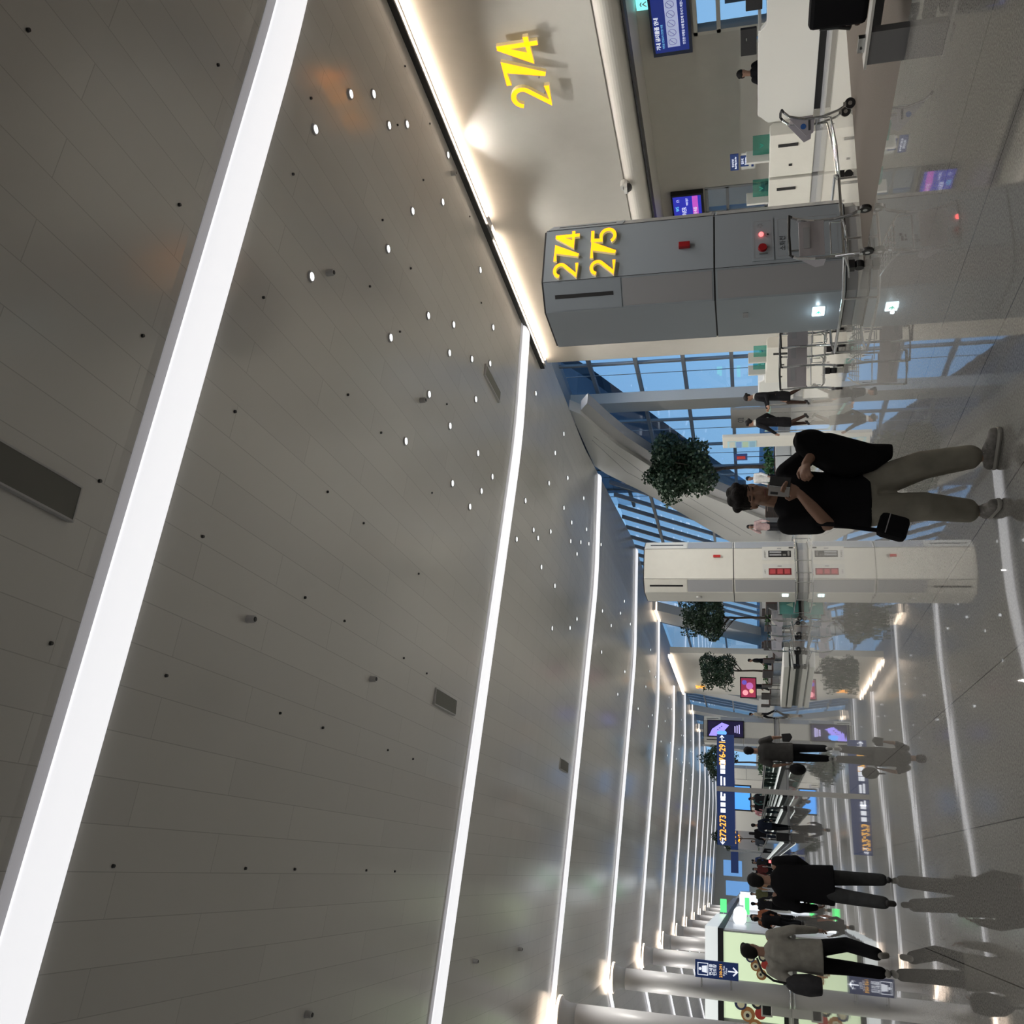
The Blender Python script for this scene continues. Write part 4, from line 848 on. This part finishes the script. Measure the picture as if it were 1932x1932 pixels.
for x, z, q, c_ in ((-.3, 1.85, .2, (.9, .35, .4)), (.1, 1.6, .26, (.5, .15, .45)), (.3, 1.9, .18, (.15, .1, .5)), (-.2, 1.5, .16, (.9, .5, .3))): MB().cone((x, -.062, z), (x, -.055, z), q*.8, q*.8, 16).build('coloured_patch', mat('ad%d' % int(x*10+z*7), c_, .3, emit=.8), g)
g = thing('advert_screen', 'bright blue advertising screen beside the head of the walker in grey', 'screen', (5.2, 70, 0)); MB().box(-.9, .9, -.05, .05, 1.6, 2.9).build('frame', M_blk, g); MB().cone((0, 0, 0), (0, 0, 1.6), .06).build('pole', M_blk, g); MB().box(-.8, .8, -.06, -.05, 1.7, 2.8).build('picture', mat('ad_blue', (.1, .4, 1), .3, emit=.9, ecol=(.08, .35, .95)), g)
g = thing('partition_wall', 'plain pale partition beyond the walkway under the blue sign', 'partition', (5.3, 78, 0)); MB().box(-2.0, 1.9, 0, .3, 0, 3.0).build('panel', M_wall2, g); MB().box(-1.9, 1.8, -.01, 0, 2.85, 2.95).build('top_line', mat('line_violet', (.3, .3, .45), .4), g)
# ------------------------------------------------------------------ people
def hand(mb, w_, d, up, s_=1.0, curl=.5, fr=.0095):
    # palm and five fingers leaving the wrist w_ along d, palm normal up
    w_ = Vector(w_); d = Vector(d).normalized(); up = Vector(up); up = (up-d*up.dot(d)).normalized(); sd = d.cross(up)
    pc = w_+d*.045*s_
    mb.ell(pc, (.042*s_, .05*s_, .018*s_), 10, 6, Matrix((sd, d, up)).transposed())
    for k, L in enumerate((.066, .076, .071, .056)):
        b = w_+d*.085*s_+sd*(.030-.020*k)*s_; a1 = d*math.cos(curl*.8)-up*math.sin(curl*.8); a2 = d*math.cos(curl*2)-up*math.sin(curl*2)
        m_ = b+a1*L*.5*s_; mb.cap(b-d*.02*s_, fr*s_, m_, fr*.95*s_, 8); mb.cap(m_, fr*.95*s_, m_+a2*L*.5*s_, fr*.8*s_, 8)
    t = w_+d*.02*s_+sd*.032*s_; t2 = t+(d*.6+sd*.7-up*.35).normalized()*.04*s_; mb.cap(t, .012*s_, t2, .011*s_, 8); mb.cap(t2, .011*s_, t2+(d*.8-up*.6).normalized()*.032*s_, .009*s_, 8)
def head(mb, c, M, s_=1.0, face=True):
    c = Vector(c)
    def P(x, y, z): return c+M @ Vector((x*s_, y*s_, z*s_))
    mb.ell(P(0, -.012, .02), (.076*s_, .094*s_, .098*s_), 14, 10, M)
    mb.ell(P(0, .018, -.045), (.060*s_, .068*s_, .078*s_), 14, 10, M)
    mb.ell(P(0, .045, -.095), (.030*s_, .030*s_, .022*s_), 10, 6, M)
    mb.cap(P(0, .078, .0), .008*s_, P(0, .098, -.035), .013*s_, 8)
    if face:
        mb.cap(P(-.045, .068, .022), .010*s_, P(-.015, .080, .02), .009*s_, 8); mb.cap(P(.045, .068, .022), .010*s_, P(.015, .080, .02), .009*s_, 8)
        mb.cap(P(-.022, .076, -.066), .008*s_, P(.022, .076, -.066), .008*s_, 8)
        for k in (-1, 1): mb.ell(P(.074*k, -.005, -.01), (.010*s_, .018*s_, .030*s_), 8, 6, M); mb.ell(P(.040*k, .050, -.02), (.022*s_, .022*s_, .022*s_), 8, 6, M)
def hair(mb, c, M, style, s_=1.0):
    c = Vector(c)
    def P(x, y, z): return c+M @ Vector((x*s_, y*s_, z*s_))
    mb.ell(P(0, -.022, .045), (.086*s_, .100*s_, .088*s_), 14, 10, M)
    mb.ell(P(0, -.055, .0), (.078*s_, .064*s_, .085*s_), 12, 8, M)
    if style == 'full': mb.ell(P(0, .03, .095), (.075*s_, .06*s_, .04*s_), 12, 8, M); mb.ell(P(-.02, .055, .075), (.05*s_, .03*s_, .03*s_), 10, 6, M)
    if style == 'bun': mb.ell(P(0, -.125, .02), (.042*s_, .04*s_, .042*s_), 10, 8, M)
    if style == 'long': mb.loft([tuple(P(0, -.06, .0))+(.085*s_, .06*s_), tuple(P(0, -.07, -.1))+(.09*s_, .05*s_), tuple(P(0, -.075, -.24))+(.08*s_, .035*s_)], 12)
    if style == 'cap': mb.ell(P(0, .07, .05), (.07*s_, .07*s_, .012*s_), 12, 6, M)
def person(label, loc, rz, H, top, bottom, pose=None, hs='short', vox=.016, shoes=None, group=None, coat=0, skirt=False, seat=False, yawh=0, pitchh=0, wide=1.0, sleeve='long'):
    p = dict(fR=(.10, .22, .07), fL=(-.10, -.26, .10), eR=(.27, -.10, 1.15), eL=(-.27, .06, 1.15), hR=(.28, .02, .90), hL=(-.28, .22, .93))
    if seat: p.update(fR=(.12, .46, .07), fL=(-.12, .44, .07), eR=(.24, .10, .76), eL=(-.24, .10, .76), hR=(.12, .34, .70), hL=(-.12, .34, .70))
    if pose: p.update(pose)
    g = thing('person', label, 'person', loc, rz, group); g.scale = (H/1.75,)*3
    dz = -.43 if seat else 0
    hip = .90+dz; sh = 1.43+dz; lean = p.get('lean', 0)
    def K(f_, sx):
        if seat: return Vector((sx*.11, .44, .50))
        f_ = Vector(f_); hpt = Vector((sx*.09, 0, hip)); m_ = (f_+hpt)/2; return m_+Vector((0, .07+.10*max(0, -f_.y), 0))
    kR, kL = K(p['fR'], 1), K(p['fL'], -1)
    if 'kR' in p: kR = Vector(p['kR'])
    if 'kL' in p: kL = Vector(p['kL'])
    Mh = (Matrix.Rotation(math.radians(yawh), 3, 'Z') @ Matrix.Rotation(math.radians(pitchh), 3, 'X'))
    hc = Vector((0, .02+lean*1.1, 1.625+dz))
    b = MB(); head(b, hc, Mh, 1, vox < .02)
    b.cap((0, -.01+lean, 1.40+dz), .062, hc+Vector((0, -.02, -.06)), .055)
    b.loft([(0, 0, hip-.06, .13, .09), (0, lean*.3, hip+.12, .12, .085), (0, lean*.7, 1.2+dz, .13, .09), (0, lean, 1.36+dz, .15, .085), (0, lean, 1.43+dz, .07, .06)])
    for sx, f_, k_, e_, h_ in ((1, p['fR'], kR, p['eR'], p['hR']), (-1, p['fL'], kL, p['eL'], p['hL'])):
        s0 = Vector((sx*.17, lean, sh-.03)); e_ = Vector(e_); h_ = Vector(h_)
        b.cap((sx*.085, 0, hip), .078, k_, .052); b.cap(k_, .052, f_, .036)
        b.cap(s0, .05, e_, .04); b.cap(e_, .04, h_, .027)
        hand(b, h_, (h_-e_), (sx, 0, 0), 1.0, .5, max(.0095, vox*.75))
    b.blob('body', M_skin, g, vox, 2)
    hb = MB(); hair(hb, hc, Mh, hs); hb.blob('hair', M_hair, g, max(.012, vox*.8), 1)
    if vox < .02:
        ey = MB()
        for k in (-1, 1): ey.ell(hc+Mh @ Vector((.03*k, .078, .004)), (.012, .006, .005), 8, 5, Mh); 
        ey.build('eyes', M_dk, g)
    t = MB(); lo_ = hip-.10-coat
    w0 = wide; lg = .85+.15*wide if wide > 1 else 1.0
    t.loft([(0, 0, lo_, .185*w0, .135), (0, 0, hip+.02, .178*w0, .13), (0, lean*.4, hip+.2, .165*w0, .12), (0, lean*.8, 1.22+dz, .178*w0, .125), (0, lean, 1.36+dz, .185*w0, .115), (0, lean, 1.43+dz, .12, .085), (0, lean, 1.47+dz, .07, .065)], 18)
    for sx, e_, h_ in ((1, p['eR'], p['hR']), (-1, p['eL'], p['hL'])):
        s0 = Vector((sx*.175*w0, lean, sh-.045)); e_ = Vector(e_); h_ = Vector(h_)
        if sleeve == 'long': t.cap(s0, .072, e_, .060); t.cap(e_, .060, h_-(h_-e_).normalized()*.01, .042)
        else: t.cap(s0, .074, s0+(e_-s0)*.75, .066)
    t.blob('jacket' if sleeve == 'long' else 't_shirt', top, g, max(vox, .014), 3)
    t = MB()
    if skirt:
        t.loft([(0, .03, .50, .15, .13), (0, .01, .7, .175, .14), (0, 0, .92, .155, .12), (0, 0, .98, .12, .10)], 18)
    else:
        t.loft([(0, 0, hip-.10, .155, .115), (0, 0, hip+.10, .15, .115)], 16)
        for sx, f_, k_ in ((1, p['fR'], kR), (-1, p['fL'], kL)):
            f_ = Vector(f_); t.cap((sx*.085, 0, hip), .100*lg, k_, .084*lg); t.cap(k_, .084*lg, f_+(k_-f_).normalized()*.05, .072*lg)
    if skirt:
        q_ = MB()
        for f_, k_ in ((p['fR'], kR), (p['fL'], kL)): q_.cap(Vector(k_)+Vector((0, 0, .06)), .062, k_, .056); q_.cap(k_, .056, f_, .040)
        q_.blob('stockings', cloth('stocking', (.035, .022, .018)), g, .014, 2)
    t.blob('skirt' if skirt else 'trousers', bottom, g, max(vox, .014), 3)
    sm = shoes or M_blk
    for sx, f_ in ((1, p['fR']), (-1, p['fL'])):
        x, y, z = f_; s = MB()
        if z > .085: tip = (x, y+.02, z-.07); hl = (x, y-.10, z+.06); s.cap((x, y-.04, z), .038, (x, y+.04, z-.075), .036)
        else: s.cap((x, y-.05, .042), .04, (x, y+.13, .035), .035)
        if skirt: s.cone((x, y-.06, max(0, z-.065)), (x, y-.05, z), .008, .02)
        s.blob('shoe', sm, g, .012, 1)
    return g
dk, gr, nv = cloth('charcoal', (.022, .022, .025)), cloth('grey', (.055, .054, .054)), cloth('navy', (.015, .02, .035))
person('man in a loose black shirt and grey trousers walking away, long reflection below him', (-.03, 12.5, 0), math.radians(2), 1.70, M_cloth, cloth('dim_grey', (.05, .052, .055)), dict(fR=(.12, .16, .07), fL=(-.16, -.34, .13), hR=(.20, .24, .98), eR=(.27, .0, 1.15), hL=(-.27, .12, .92), eL=(-.30, -.02, 1.14)), 'short', .0125, M_blk, coat=.10, wide=1.3, yawh=-25)
person('man in a light grey sweatshirt and dark trousers walking away with a shoulder bag', (-.88, 13.15, 0), math.radians(-4), 1.80, cloth('pale_grey', (.33, .32, .29)), M_cloth, dict(fR=(.13, -.32, .16), fL=(-.12, .10, .07), kR=(.17, .02, .50), hR=(.29, .10, .84), eR=(.29, -.05, 1.12), hL=(-.30, .02, .92), eL=(-.30, -.08, 1.14)), 'full', .0125, cloth('shoe_grey', (.3, .29, .27)), coat=.02, wide=1.12, yawh=-20)
bg_ = thing('shoulder_bag', 'dark shoulder bag hanging at the side of the man in the grey sweatshirt', 'bag', (-1.19, 12.95, .86))
MB().loft([(0, 0, -.02, .10, .16), (0, 0, .12, .13, .19), (0, 0, .30, .11, .16), (0, 0, .40, .05, .1)], 16).blob('bag_body', cloth('bag_grey', (.05, .05, .055)), bg_, .02, 3)
MB().tube([(0, -.08, .38), (.02, -.10, .55), (.10, -.13, .68), (.24, 0, .74)], .014).build('strap', M_blk, bg_)
person('man in a charcoal tee and black trousers walking away beneath the blue sign', (2.45, 20.1, 0), math.radians(-6), 1.77, gr, M_cloth, dict(fR=(.11, -.20, .12), fL=(-.08, .14, .07), hR=(.30, .10, 1.0), eR=(.28, -.05, 1.16), hL=(-.24, .02, .92), eL=(-.28, -.06, 1.16)), 'short', .0145, cloth('shoe_pale', (.4, .4, .4)), coat=.03, wide=1.08, sleeve='short')
bg_ = thing('holdall', 'black bag carried low by the man in the charcoal tee', 'bag', (2.12, 20.1, .55)); MB().ell((0, 0, .15), (.12, .2, .17), 14, 10).blob('bag_body', M_cloth, bg_, .02, 3); MB().tube([(0, -.08, .3), (0, 0, .42), (0, .08, .3)], .012).build('handle', M_blk, bg_)
wl = thing('pouch', 'small black pouch in the right hand of the man in the charcoal tee', 'pouch', (2.77, 20.15, .80)); MB().prism([(-.1, .18), (.06, .2), (.08, .02), (0, -.02), (-.1, .04)], 'y', -.02, .02).build('pouch_body', M_blk, wl, bevel=.01)
hl_ = dict(fR=(.07, .20, .10), fL=(-.06, -.22, .14), hR=(.16, .30, 1.12), eR=(.24, .04, 1.15), hL=(-.16, .28, 1.10), eL=(-.24, .02, 1.15))
person('flight attendant in a dark skirt suit looking down as she walks', (11.7, 21.8, 0), math.radians(78), 1.64, M_cloth, M_cloth, hl_, 'bun', .0145, M_blk, skirt=True, pitchh=-18, coat=-.02, wide=.9)
person('flight attendant in a dark suit seen from behind, beside the notice stand', (11.05, 22.0, 0), math.radians(38), 1.62, M_cloth, M_cloth, dict(fR=(.07, .10, .10), fL=(-.06, -.18, .14)), 'bun', .0145, M_blk, skirt=True, coat=-.02, wide=.9)
for x, y, lab in ((11.72, 21.8, 'skirt suit'), (11.05, 22.0, 'rear')):
    g = thing('neck_scarf', 'white scarf collar of the '+('flight attendant looking down' if lab != 'rear' else 'flight attendant seen from behind'), 'scarf', (x, y, 1.345)); MB().cone((0, 0, 0), (0, 0, .06), .082, .07, 16).build('scarf_band', M_white, g)
person('gate agent with dark hair and white collar standing behind the curved gate desk', (15.1, 24.4, 0), math.radians(100), 1.63, M_cloth, M_cloth, dict(fR=(.1, 0, .07), fL=(-.1, 0, .07), hR=(.15, .3, 1.12), hL=(-.15, .3, 1.12)), 'bun', .0185)
person('gate agent in profile looking down behind the white gate desk', (15.42, 14.72, 0), math.radians(172), 1.66, M_cloth, M_cloth, dict(fR=(.1, 0, .07), fL=(-.1, 0, .07), hR=(.15, .3, 1.12), hL=(-.15, .3, 1.12)), 'bun', .0185, pitchh=-25)
person('agent with tied hair half hidden by the near shaded pillar', (15.3, 19.55, 0), math.radians(160), 1.64, cloth('cream', (.5, .48, .42)), M_cloth, dict(fR=(.1, 0, .07), fL=(-.1, 0, .07)), 'bun', .0185)
person('traveller in a white shirt beyond the phone of the man in black', (13.6, 31.6, 0), math.radians(120), 1.62, cloth('white', (.6, .6, .6)), M_cloth, dict(fR=(.1, 0, .07), fL=(-.1, 0, .07)), 'short', .022)
person('woman with long dark hair in a pale pink top between the dark benches', (12.75, 34.4, 0), math.radians(150), 1.62, cloth('pink', (.5, .36, .36)), dk, dict(fR=(.1, 0, .07), fL=(-.1, 0, .07), hR=(.1, .2, 1.5), eR=(.25, .1, 1.2)), 'long', .022)
cr_ = [(4.3, 57.5, 190, 's', dk, 'traveller in charcoal on the walkway, closest to the grey tee man'), (4.45, 60.5, 185, 's', cloth('teal', (.05, .13, .13)), 'traveller in teal by the moving walkway'), (4.2, 63, 170, 's', M_cloth, 'traveller in black leaning by the moving walkway'), (4.1, 66, 200, 's', cloth('rose', (.45, .22, .24)), 'traveller in rose pink by the moving walkway'),
 (2.5, 62, 180, 'w', dk, 'traveller in charcoal just past the sign post'), (2.3, 57, 0, 'w', M_cloth, 'dark figure walking on the walkway beyond the sign post'), (2.3, 70, 180, 'w', cloth('slate', (.06, .07, .09)), 'figure in slate blue deeper down the walkway'), (2.12, 43.8, 10, 'w', nv, 'man in a dark navy suit standing before the walkway entrance'),
 (.8, 62, 180, 'w', dk, 'dark figure beside the walkway, closest to the hall centre'), (.4, 58, 170, 'w', cloth('wine', (.12, .03, .03)), 'figure in wine red in the hall centre'), (.2, 70, 0, 'w', M_cloth, 'dark figure deep in the hall centre'), (-.3, 52, 185, 'w', cloth('tan', (.30, .17, .10)), 'figure in tan behind the man in the black shirt'), (1.2, 80, 0, 'w', cloth('blue', (.03, .05, .14)), 'tiny figure in blue far down the hall'),
 (-1.5, 41, 175, 'w', cloth('rust', (.24, .09, .05)), 'traveller in a rust coloured top in front of the shops'), (-1.7, 44, 190, 'w', cloth('brown', (.10, .055, .035)), 'traveller in brown in front of the shops'), (-1.15, 46, 10, 'w', dk, 'traveller in charcoal walking past the shops'), (-1.35, 35, 30, 'w', M_cloth, 'traveller in black nearest the shops, between the two walking men'), (-.9, 56, 180, 'w', cloth('olive', (.10, .10, .05)), 'traveller in olive farther along the shops'), (-1.95, 52, 180, 'w', cloth('sand', (.35, .27, .18)), 'traveller in sand colour at the shop corner'),
 (11.5, 53, 90, 's', M_cloth, 'traveller in black by the back row of benches'), (10.9, 57.5, 90, 's', dk, 'traveller in charcoal beyond the third potted tree'), (9.9, 62, 90, 's', cloth('cream2', (.45, .4, .33)), 'traveller in cream near the advertising pillar')]
for i, (x, y, a, k, m, lab) in enumerate(cr_):
    random.seed(i); sg = random.choice((-1, 1)); st = random.uniform(.08, .25)
    person(lab, (x, y, .056 if 1.7 < x < 5 and y > 45 else 0), math.radians(a), random.uniform(1.58, 1.78), m, random.choice((M_cloth, dk, nv)), dict(fR=(.1, st*sg, .07), fL=(-.1, -st*sg, .08)) if k == 'w' else None, random.choice(('short', 'full', 'long')), .03, seat=False if k == 'w' else False)
g = thing('suitcase', 'small dark suitcase beside the man in the navy suit', 'suitcase', (1.7, 43.9, 0)); MB().box(-.18, .18, -.12, .12, .06, .6).build('shell', M_blk, g, bevel=.03); MB().box(-.1, -.08, -.02, 0, .6, 1.0).box(.08, .1, -.02, 0, .6, 1.0).box(-.1, .1, -.02, 0, .98, 1.0).build('pull_handle', M_steel, g); MB().cone((-.13, -.02, .03), (-.13, .02, .03), .03).cone((.13, -.02, .03), (.13, .02, .03), .03).build('wheels', M_blk, g)
g = thing('suitcase', 'pale suitcase with a red tag far down the hall centre', 'suitcase', (.75, 50, 0)); MB().cone((-.15, 0, .03), (-.15, .03, .03), .03).cone((.15, 0, .03), (.15, .03, .03), .03).build('wheels', M_blk, g); MB().box(-.22, .22, -.14, .14, .06, .72).build('shell', mat('case_pale', (.3, .32, .3), .4), g, bevel=.03); MB().box(-.06, .06, -.16, -.14, .72, .84).build('red_tag', M_redl, g)
# ------------------------------------------------------------------ the man with the phone
HX, HY = 2.55, 6.25
g = thing('person', 'man in a black tee and beige wide trousers looking at his phone', 'person', (HX, HY, 0))
def W(x, y, z): return (x-HX, y-HY, z)
Mh = Matrix.Rotation(math.radians(172), 3, 'Z') @ Matrix.Rotation(math.radians(-16), 3, 'X') @ Matrix.Rotation(math.radians(6), 3, 'Y')
hc = Vector(W(2.522, 6.18, 1.60))
b = MB(); head(b, hc, Mh, 1.12)
b.cap(W(2.53, 6.27, 1.40), .068, hc+Vector((0, .02, -.07)), .06)
b.loft([W(2.52, 6.3, .86)+(.14, .10), W(2.52, 6.3, 1.0)+(.13, .09), W(2.53, 6.28, 1.2)+(.14, .10), W(2.535, 6.28, 1.36)+(.17, .09), W(2.53, 6.27, 1.43)+(.08, .065)])
sR, eR_, hR_ = W(2.345, 6.28, 1.35), W(2.285, 6.13, 1.10), W(2.435, 5.94, 1.285)
sL, eL_, hL_ = W(2.735, 6.28, 1.35), W(2.90, 6.20, 1.13), W(2.68, 6.00, 1.235)
b.cap(sR, .055, eR_, .046); b.cap(eR_, .047, Vector(hR_)*.55+Vector(eR_)*.45, .043); b.cap(Vector(hR_)*.55+Vector(eR_)*.45, .043, hR_, .029)
b.cap(sL, .055, eL_, .046); b.cap(eL_, .046, hL_, .029)
hand(b, hR_, (.35, -.25, .85), (.25, .9, -.1), 1.08, .75, .0095)
hand(b, hL_, (-.85, -.45, .12), (.3, -.75, .55), 1.08, 1.0, .0095)
kR_, aR_ = W(2.43, 6.20, .47), W(2.44, 6.33, .10); kL_, aL_ = W(2.70, 6.12, .47), W(2.745, 6.10, .10)
for hp, k_, a_ in ((W(2.44, 6.3, .86), kR_, aR_), (W(2.62, 6.3, .86), kL_, aL_)): b.cap(hp, .085, k_, .056); b.cap(k_, .058, a_, .038)
b.blob('body', mat('face_skin', (.33, .19, .135), .45), g, .0065, 2)
hb = MB(); hair(hb, hc, Mh, 'full', 1.12)
def HP(x, y, z): return hc+Mh @ Vector((x*1.12, y*1.12, z*1.12))
for x, y, z, q in ((-.05, .03, .10, .045), (.0, .05, .11, .05), (.045, .03, .10, .045), (.02, .0, .125, .05), (-.03, -.02, .12, .05), (.06, -.03, .09, .045), (-.065, -.03, .085, .045)): hb.ell(HP(x, y, z), (q, q, q*.75), 10, 8, Mh)
dh = mat('dark_hair', (.013, .011, .011), .65, noise=.4, nscale=60, bump=.5); dh.node_tree.nodes['Principled BSDF'].inputs['Specular IOR Level'].default_value = .2
hb.blob('hair', dh, g, .009, 1)
fb = MB()
for k in (-1, 1):
    fb.cap(HP(.018*k, .086, .036), .0035, HP(.046*k, .074, .034), .003, 6)
fb.build('eyebrows', M_hair, g)
fb = MB()
for k in (-1, 1): fb.ell(HP(.031*k, .079, .010), (.014, .006, .004), 10, 6, Mh)
fb.build('eyes', M_dk, g)
fb = MB().cap(HP(-.020, .0845, -.064), .0045, HP(.020, .0845, -.064), .0045, 8); fb.build('lips', mat('lips', (.28, .10, .09), .4), g)
t = MB()
t.loft([W(2.53, 6.3, .80)+(.225, .15), W(2.53, 6.3, .95)+(.215, .145), W(2.53, 6.29, 1.12)+(.205, .14), W(2.535, 6.28, 1.26)+(.215, .135), W(2.535, 6.28, 1.36)+(.205, .115), W(2.535, 6.275, 1.42)+(.125, .09), W(2.53, 6.27, 1.445)+(.078, .07)], 22)
t.cap(sR, .080, (Vector(sR)*.25+Vector(eR_)*.75), .075); t.cap(sL, .080, eL_, .07)
t.blob('t_shirt', M_cloth, g, .011, 4)
t = MB(); t.loft([W(2.53, 6.3, .76)+(.18, .13), W(2.53, 6.3, .95)+(.17, .125)], 18)
for hp, k_, a_ in ((W(2.445, 6.3, .84), kR_, aR_), (W(2.62, 6.3, .84), kL_, aL_)):
    a2 = Vector(a_)+Vector((0, 0, .07)); t.cap(hp, .118, k_, .100); t.cap(k_, .100, a2, .080); t.cone(k_, Vector(a_)+Vector((0, 0, .05)), .098, .082, 16)
t.blob('trousers', mat('beige_cloth', (.25, .235, .195), .85, noise=.15, nscale=8, bump=.3), g, .012, 4)
for nm_, (ax_, ay_), (tx, ty) in (('R', (2.44, 6.33), (-.02, -.17)), ('L', (2.745, 6.10), (.10, -.14))):
    s = MB(); A = Vector(W(ax_, ay_, .045)); T = A+Vector((tx, ty, 0)); B_ = A-Vector((tx, ty, 0))*.35
    s.cap(B_, .044, T, .040); s.cap(A+Vector((0, 0, .03)), .045, T+Vector((0, 0, -.003)), .03)
    so = s.blob('shoe', mat('sneaker', (.20, .19, .18), .6, noise=.35, nscale=30), g, .010, 2)
    s = MB(); s.cap(B_+Vector((0, 0, -.022)), .046, T+Vector((0, 0, -.022)), .043); s.v = [(x, y, min(max(z, .002), .032)) for x, y, z in s.v]; s.build('sole', mat('sole_white', (.42, .41, .38), .5), so)
    ls = MB()
    for k in range(4):
        c_ = A+Vector((tx, ty, 0))*(.25+.17*k)+Vector((0, 0, .052-.011*k)); n_ = Vector((-ty, tx, 0)).normalized()*.026; ls.cap(c_-n_, .0035, c_+n_, .0035, 6)
    ls.build('laces', M_white, so)
# folding phone, held in his right hand
g = thing('phone', 'pale folding phone held up by the man in black', 'phone', (2.475, 5.905, 1.415)); g.rotation_euler = (math.radians(-12), math.radians(8), math.radians(-18))
MB().box(-.066, -.002, -.004, .004, -.070, .070).build('rear_shell', mat('phone_pale', (.42, .41, .40), .35), g, bevel=.003)
MB().box(.002, .068, -.004, .004, -.070, .070).build('cover_screen', M_blk, g, bevel=.003)
MB().box(-.002, .002, -.006, .002, -.070, .070).build('hinge', M_steel, g)
MB().box(-.056, -.038, -.0075, -.003, .005, .055).build('camera_island', M_blk, g, bevel=.003)
# black jacket over his forearm and cross body bag
g = thing('draped_jacket', 'black jacket draped over the left forearm of the man with the phone', 'jacket', (2.80, 6.12, .65))
j = MB(); j.loft([(.02, .02, .0, .05, .06), (-.02, .02, .12, .10, .07), (-.04, .02, .28, .13, .08), (-.02, .02, .42, .12, .09), (.05, .0, .55, .10, .10), (.10, -.02, .64, .065, .09)], 16)
j.ell((.10, -.02, .54), (.085, .10, .12), 14, 10); j.cap((.10, -.02, .42), .06, (.0, .0, .1), .055)
j.blob('jacket_cloth', cloth('jacket_black', (.008, .008, .009)), g, .012, 4)
g = thing('crossbody_bag', 'black crossbody bag hanging low at the right hip of the man with the phone', 'bag', (2.215, 6.10, .60)); g.rotation_euler = (0, math.radians(18), 0)
MB().box(-.085, .085, -.05, .05, 0, .19).build('bag_body', M_cloth, g, bevel=.035); MB().box(-.07, .07, -.056, -.05, .13, .137).build('zip', M_gpan, g)
g = thing('bag_strap', 'wide black strap running from shoulder to the crossbody bag', 'strap', (2.24, 6.08, .76)); MB().tube([(-.02, .02, .0), (-.005, .0, .15), (.015, -.02, .30), (.035, .02, .38), (.05, .10, .52), (.10, .16, .62)], .016).build('strap_band', M_cloth, g)
# ------------------------------------------------------------------ each small ceiling fitting told apart by its place
def ordn(n):
    a = ['zeroth', 'first', 'second', 'third', 'fourth', 'fifth', 'sixth', 'seventh', 'eighth', 'ninth', 'tenth', 'eleventh', 'twelfth', 'thirteenth', 'fourteenth', 'fifteenth', 'sixteenth', 'seventeenth', 'eighteenth', 'nineteenth']
    if n < 20: return a[n]
    t = {2: 'twenty', 3: 'thirty'}[n//10]; return t+'-'+a[n % 10] if n % 10 else {2: 'twentieth', 3: 'thirtieth'}[n//10]
def top(prefix): return [o for o in C.objects if o.parent is None and o.name.split('.')[0] == prefix]
bays = {}
for o in top('downlight'): bays.setdefault(int((o.location.y-Y1)//PITCH), []).append(o)
for b_, L in bays.items():
    for i, o in enumerate(sorted(L, key=lambda q: (q.location.y, q.location.x))):
        o['label'] = '%s nearest downlight between the %s and %s tube lights' % (ordn(i+1), ordn(b_+1), ordn(b_+2))
rows = []
for o in sorted(top('sprinkler_head'), key=lambda q: -q.location.x):
    if rows and abs(rows[-1][-1].location.x-o.location.x) < .35: rows[-1].append(o)
    else: rows.append([o])
for j, L in enumerate(rows):
    for i, o in enumerate(sorted(L, key=lambda q: q.location.y)): o['label'] = '%s nearest dark sprinkler head in the %s row from the gate wall' % (ordn(i+1), ordn(j+1))
for i, o in enumerate(sorted(top('ceiling_sensor'), key=lambda q: (q.location.y > 20, -q.location.x, q.location.y))):
    o['label'] = ['cylindrical sensor right beside the gate 274 wall', 'cylindrical sensor next to a bright downlight past the widest tube light', 'cylindrical sensor half way to the second tube light, gate side', 'cylindrical sensor in the middle of the ceiling near the widest tube light', 'cylindrical sensor close before the dark vent of the second tube light', 'cylindrical sensor over the column side of the first bay', 'nearer cylindrical sensor beyond the second tube light, column side', 'farther cylindrical sensor beyond the second tube light, column side'][i]
for i, o in enumerate(sorted(top('added_bay_lamp'), key=lambda q: q.location.y)): o['label'] = '%s nearest added lamp in the lower ceiling of the glazed gate bay' % ordn(i+1)
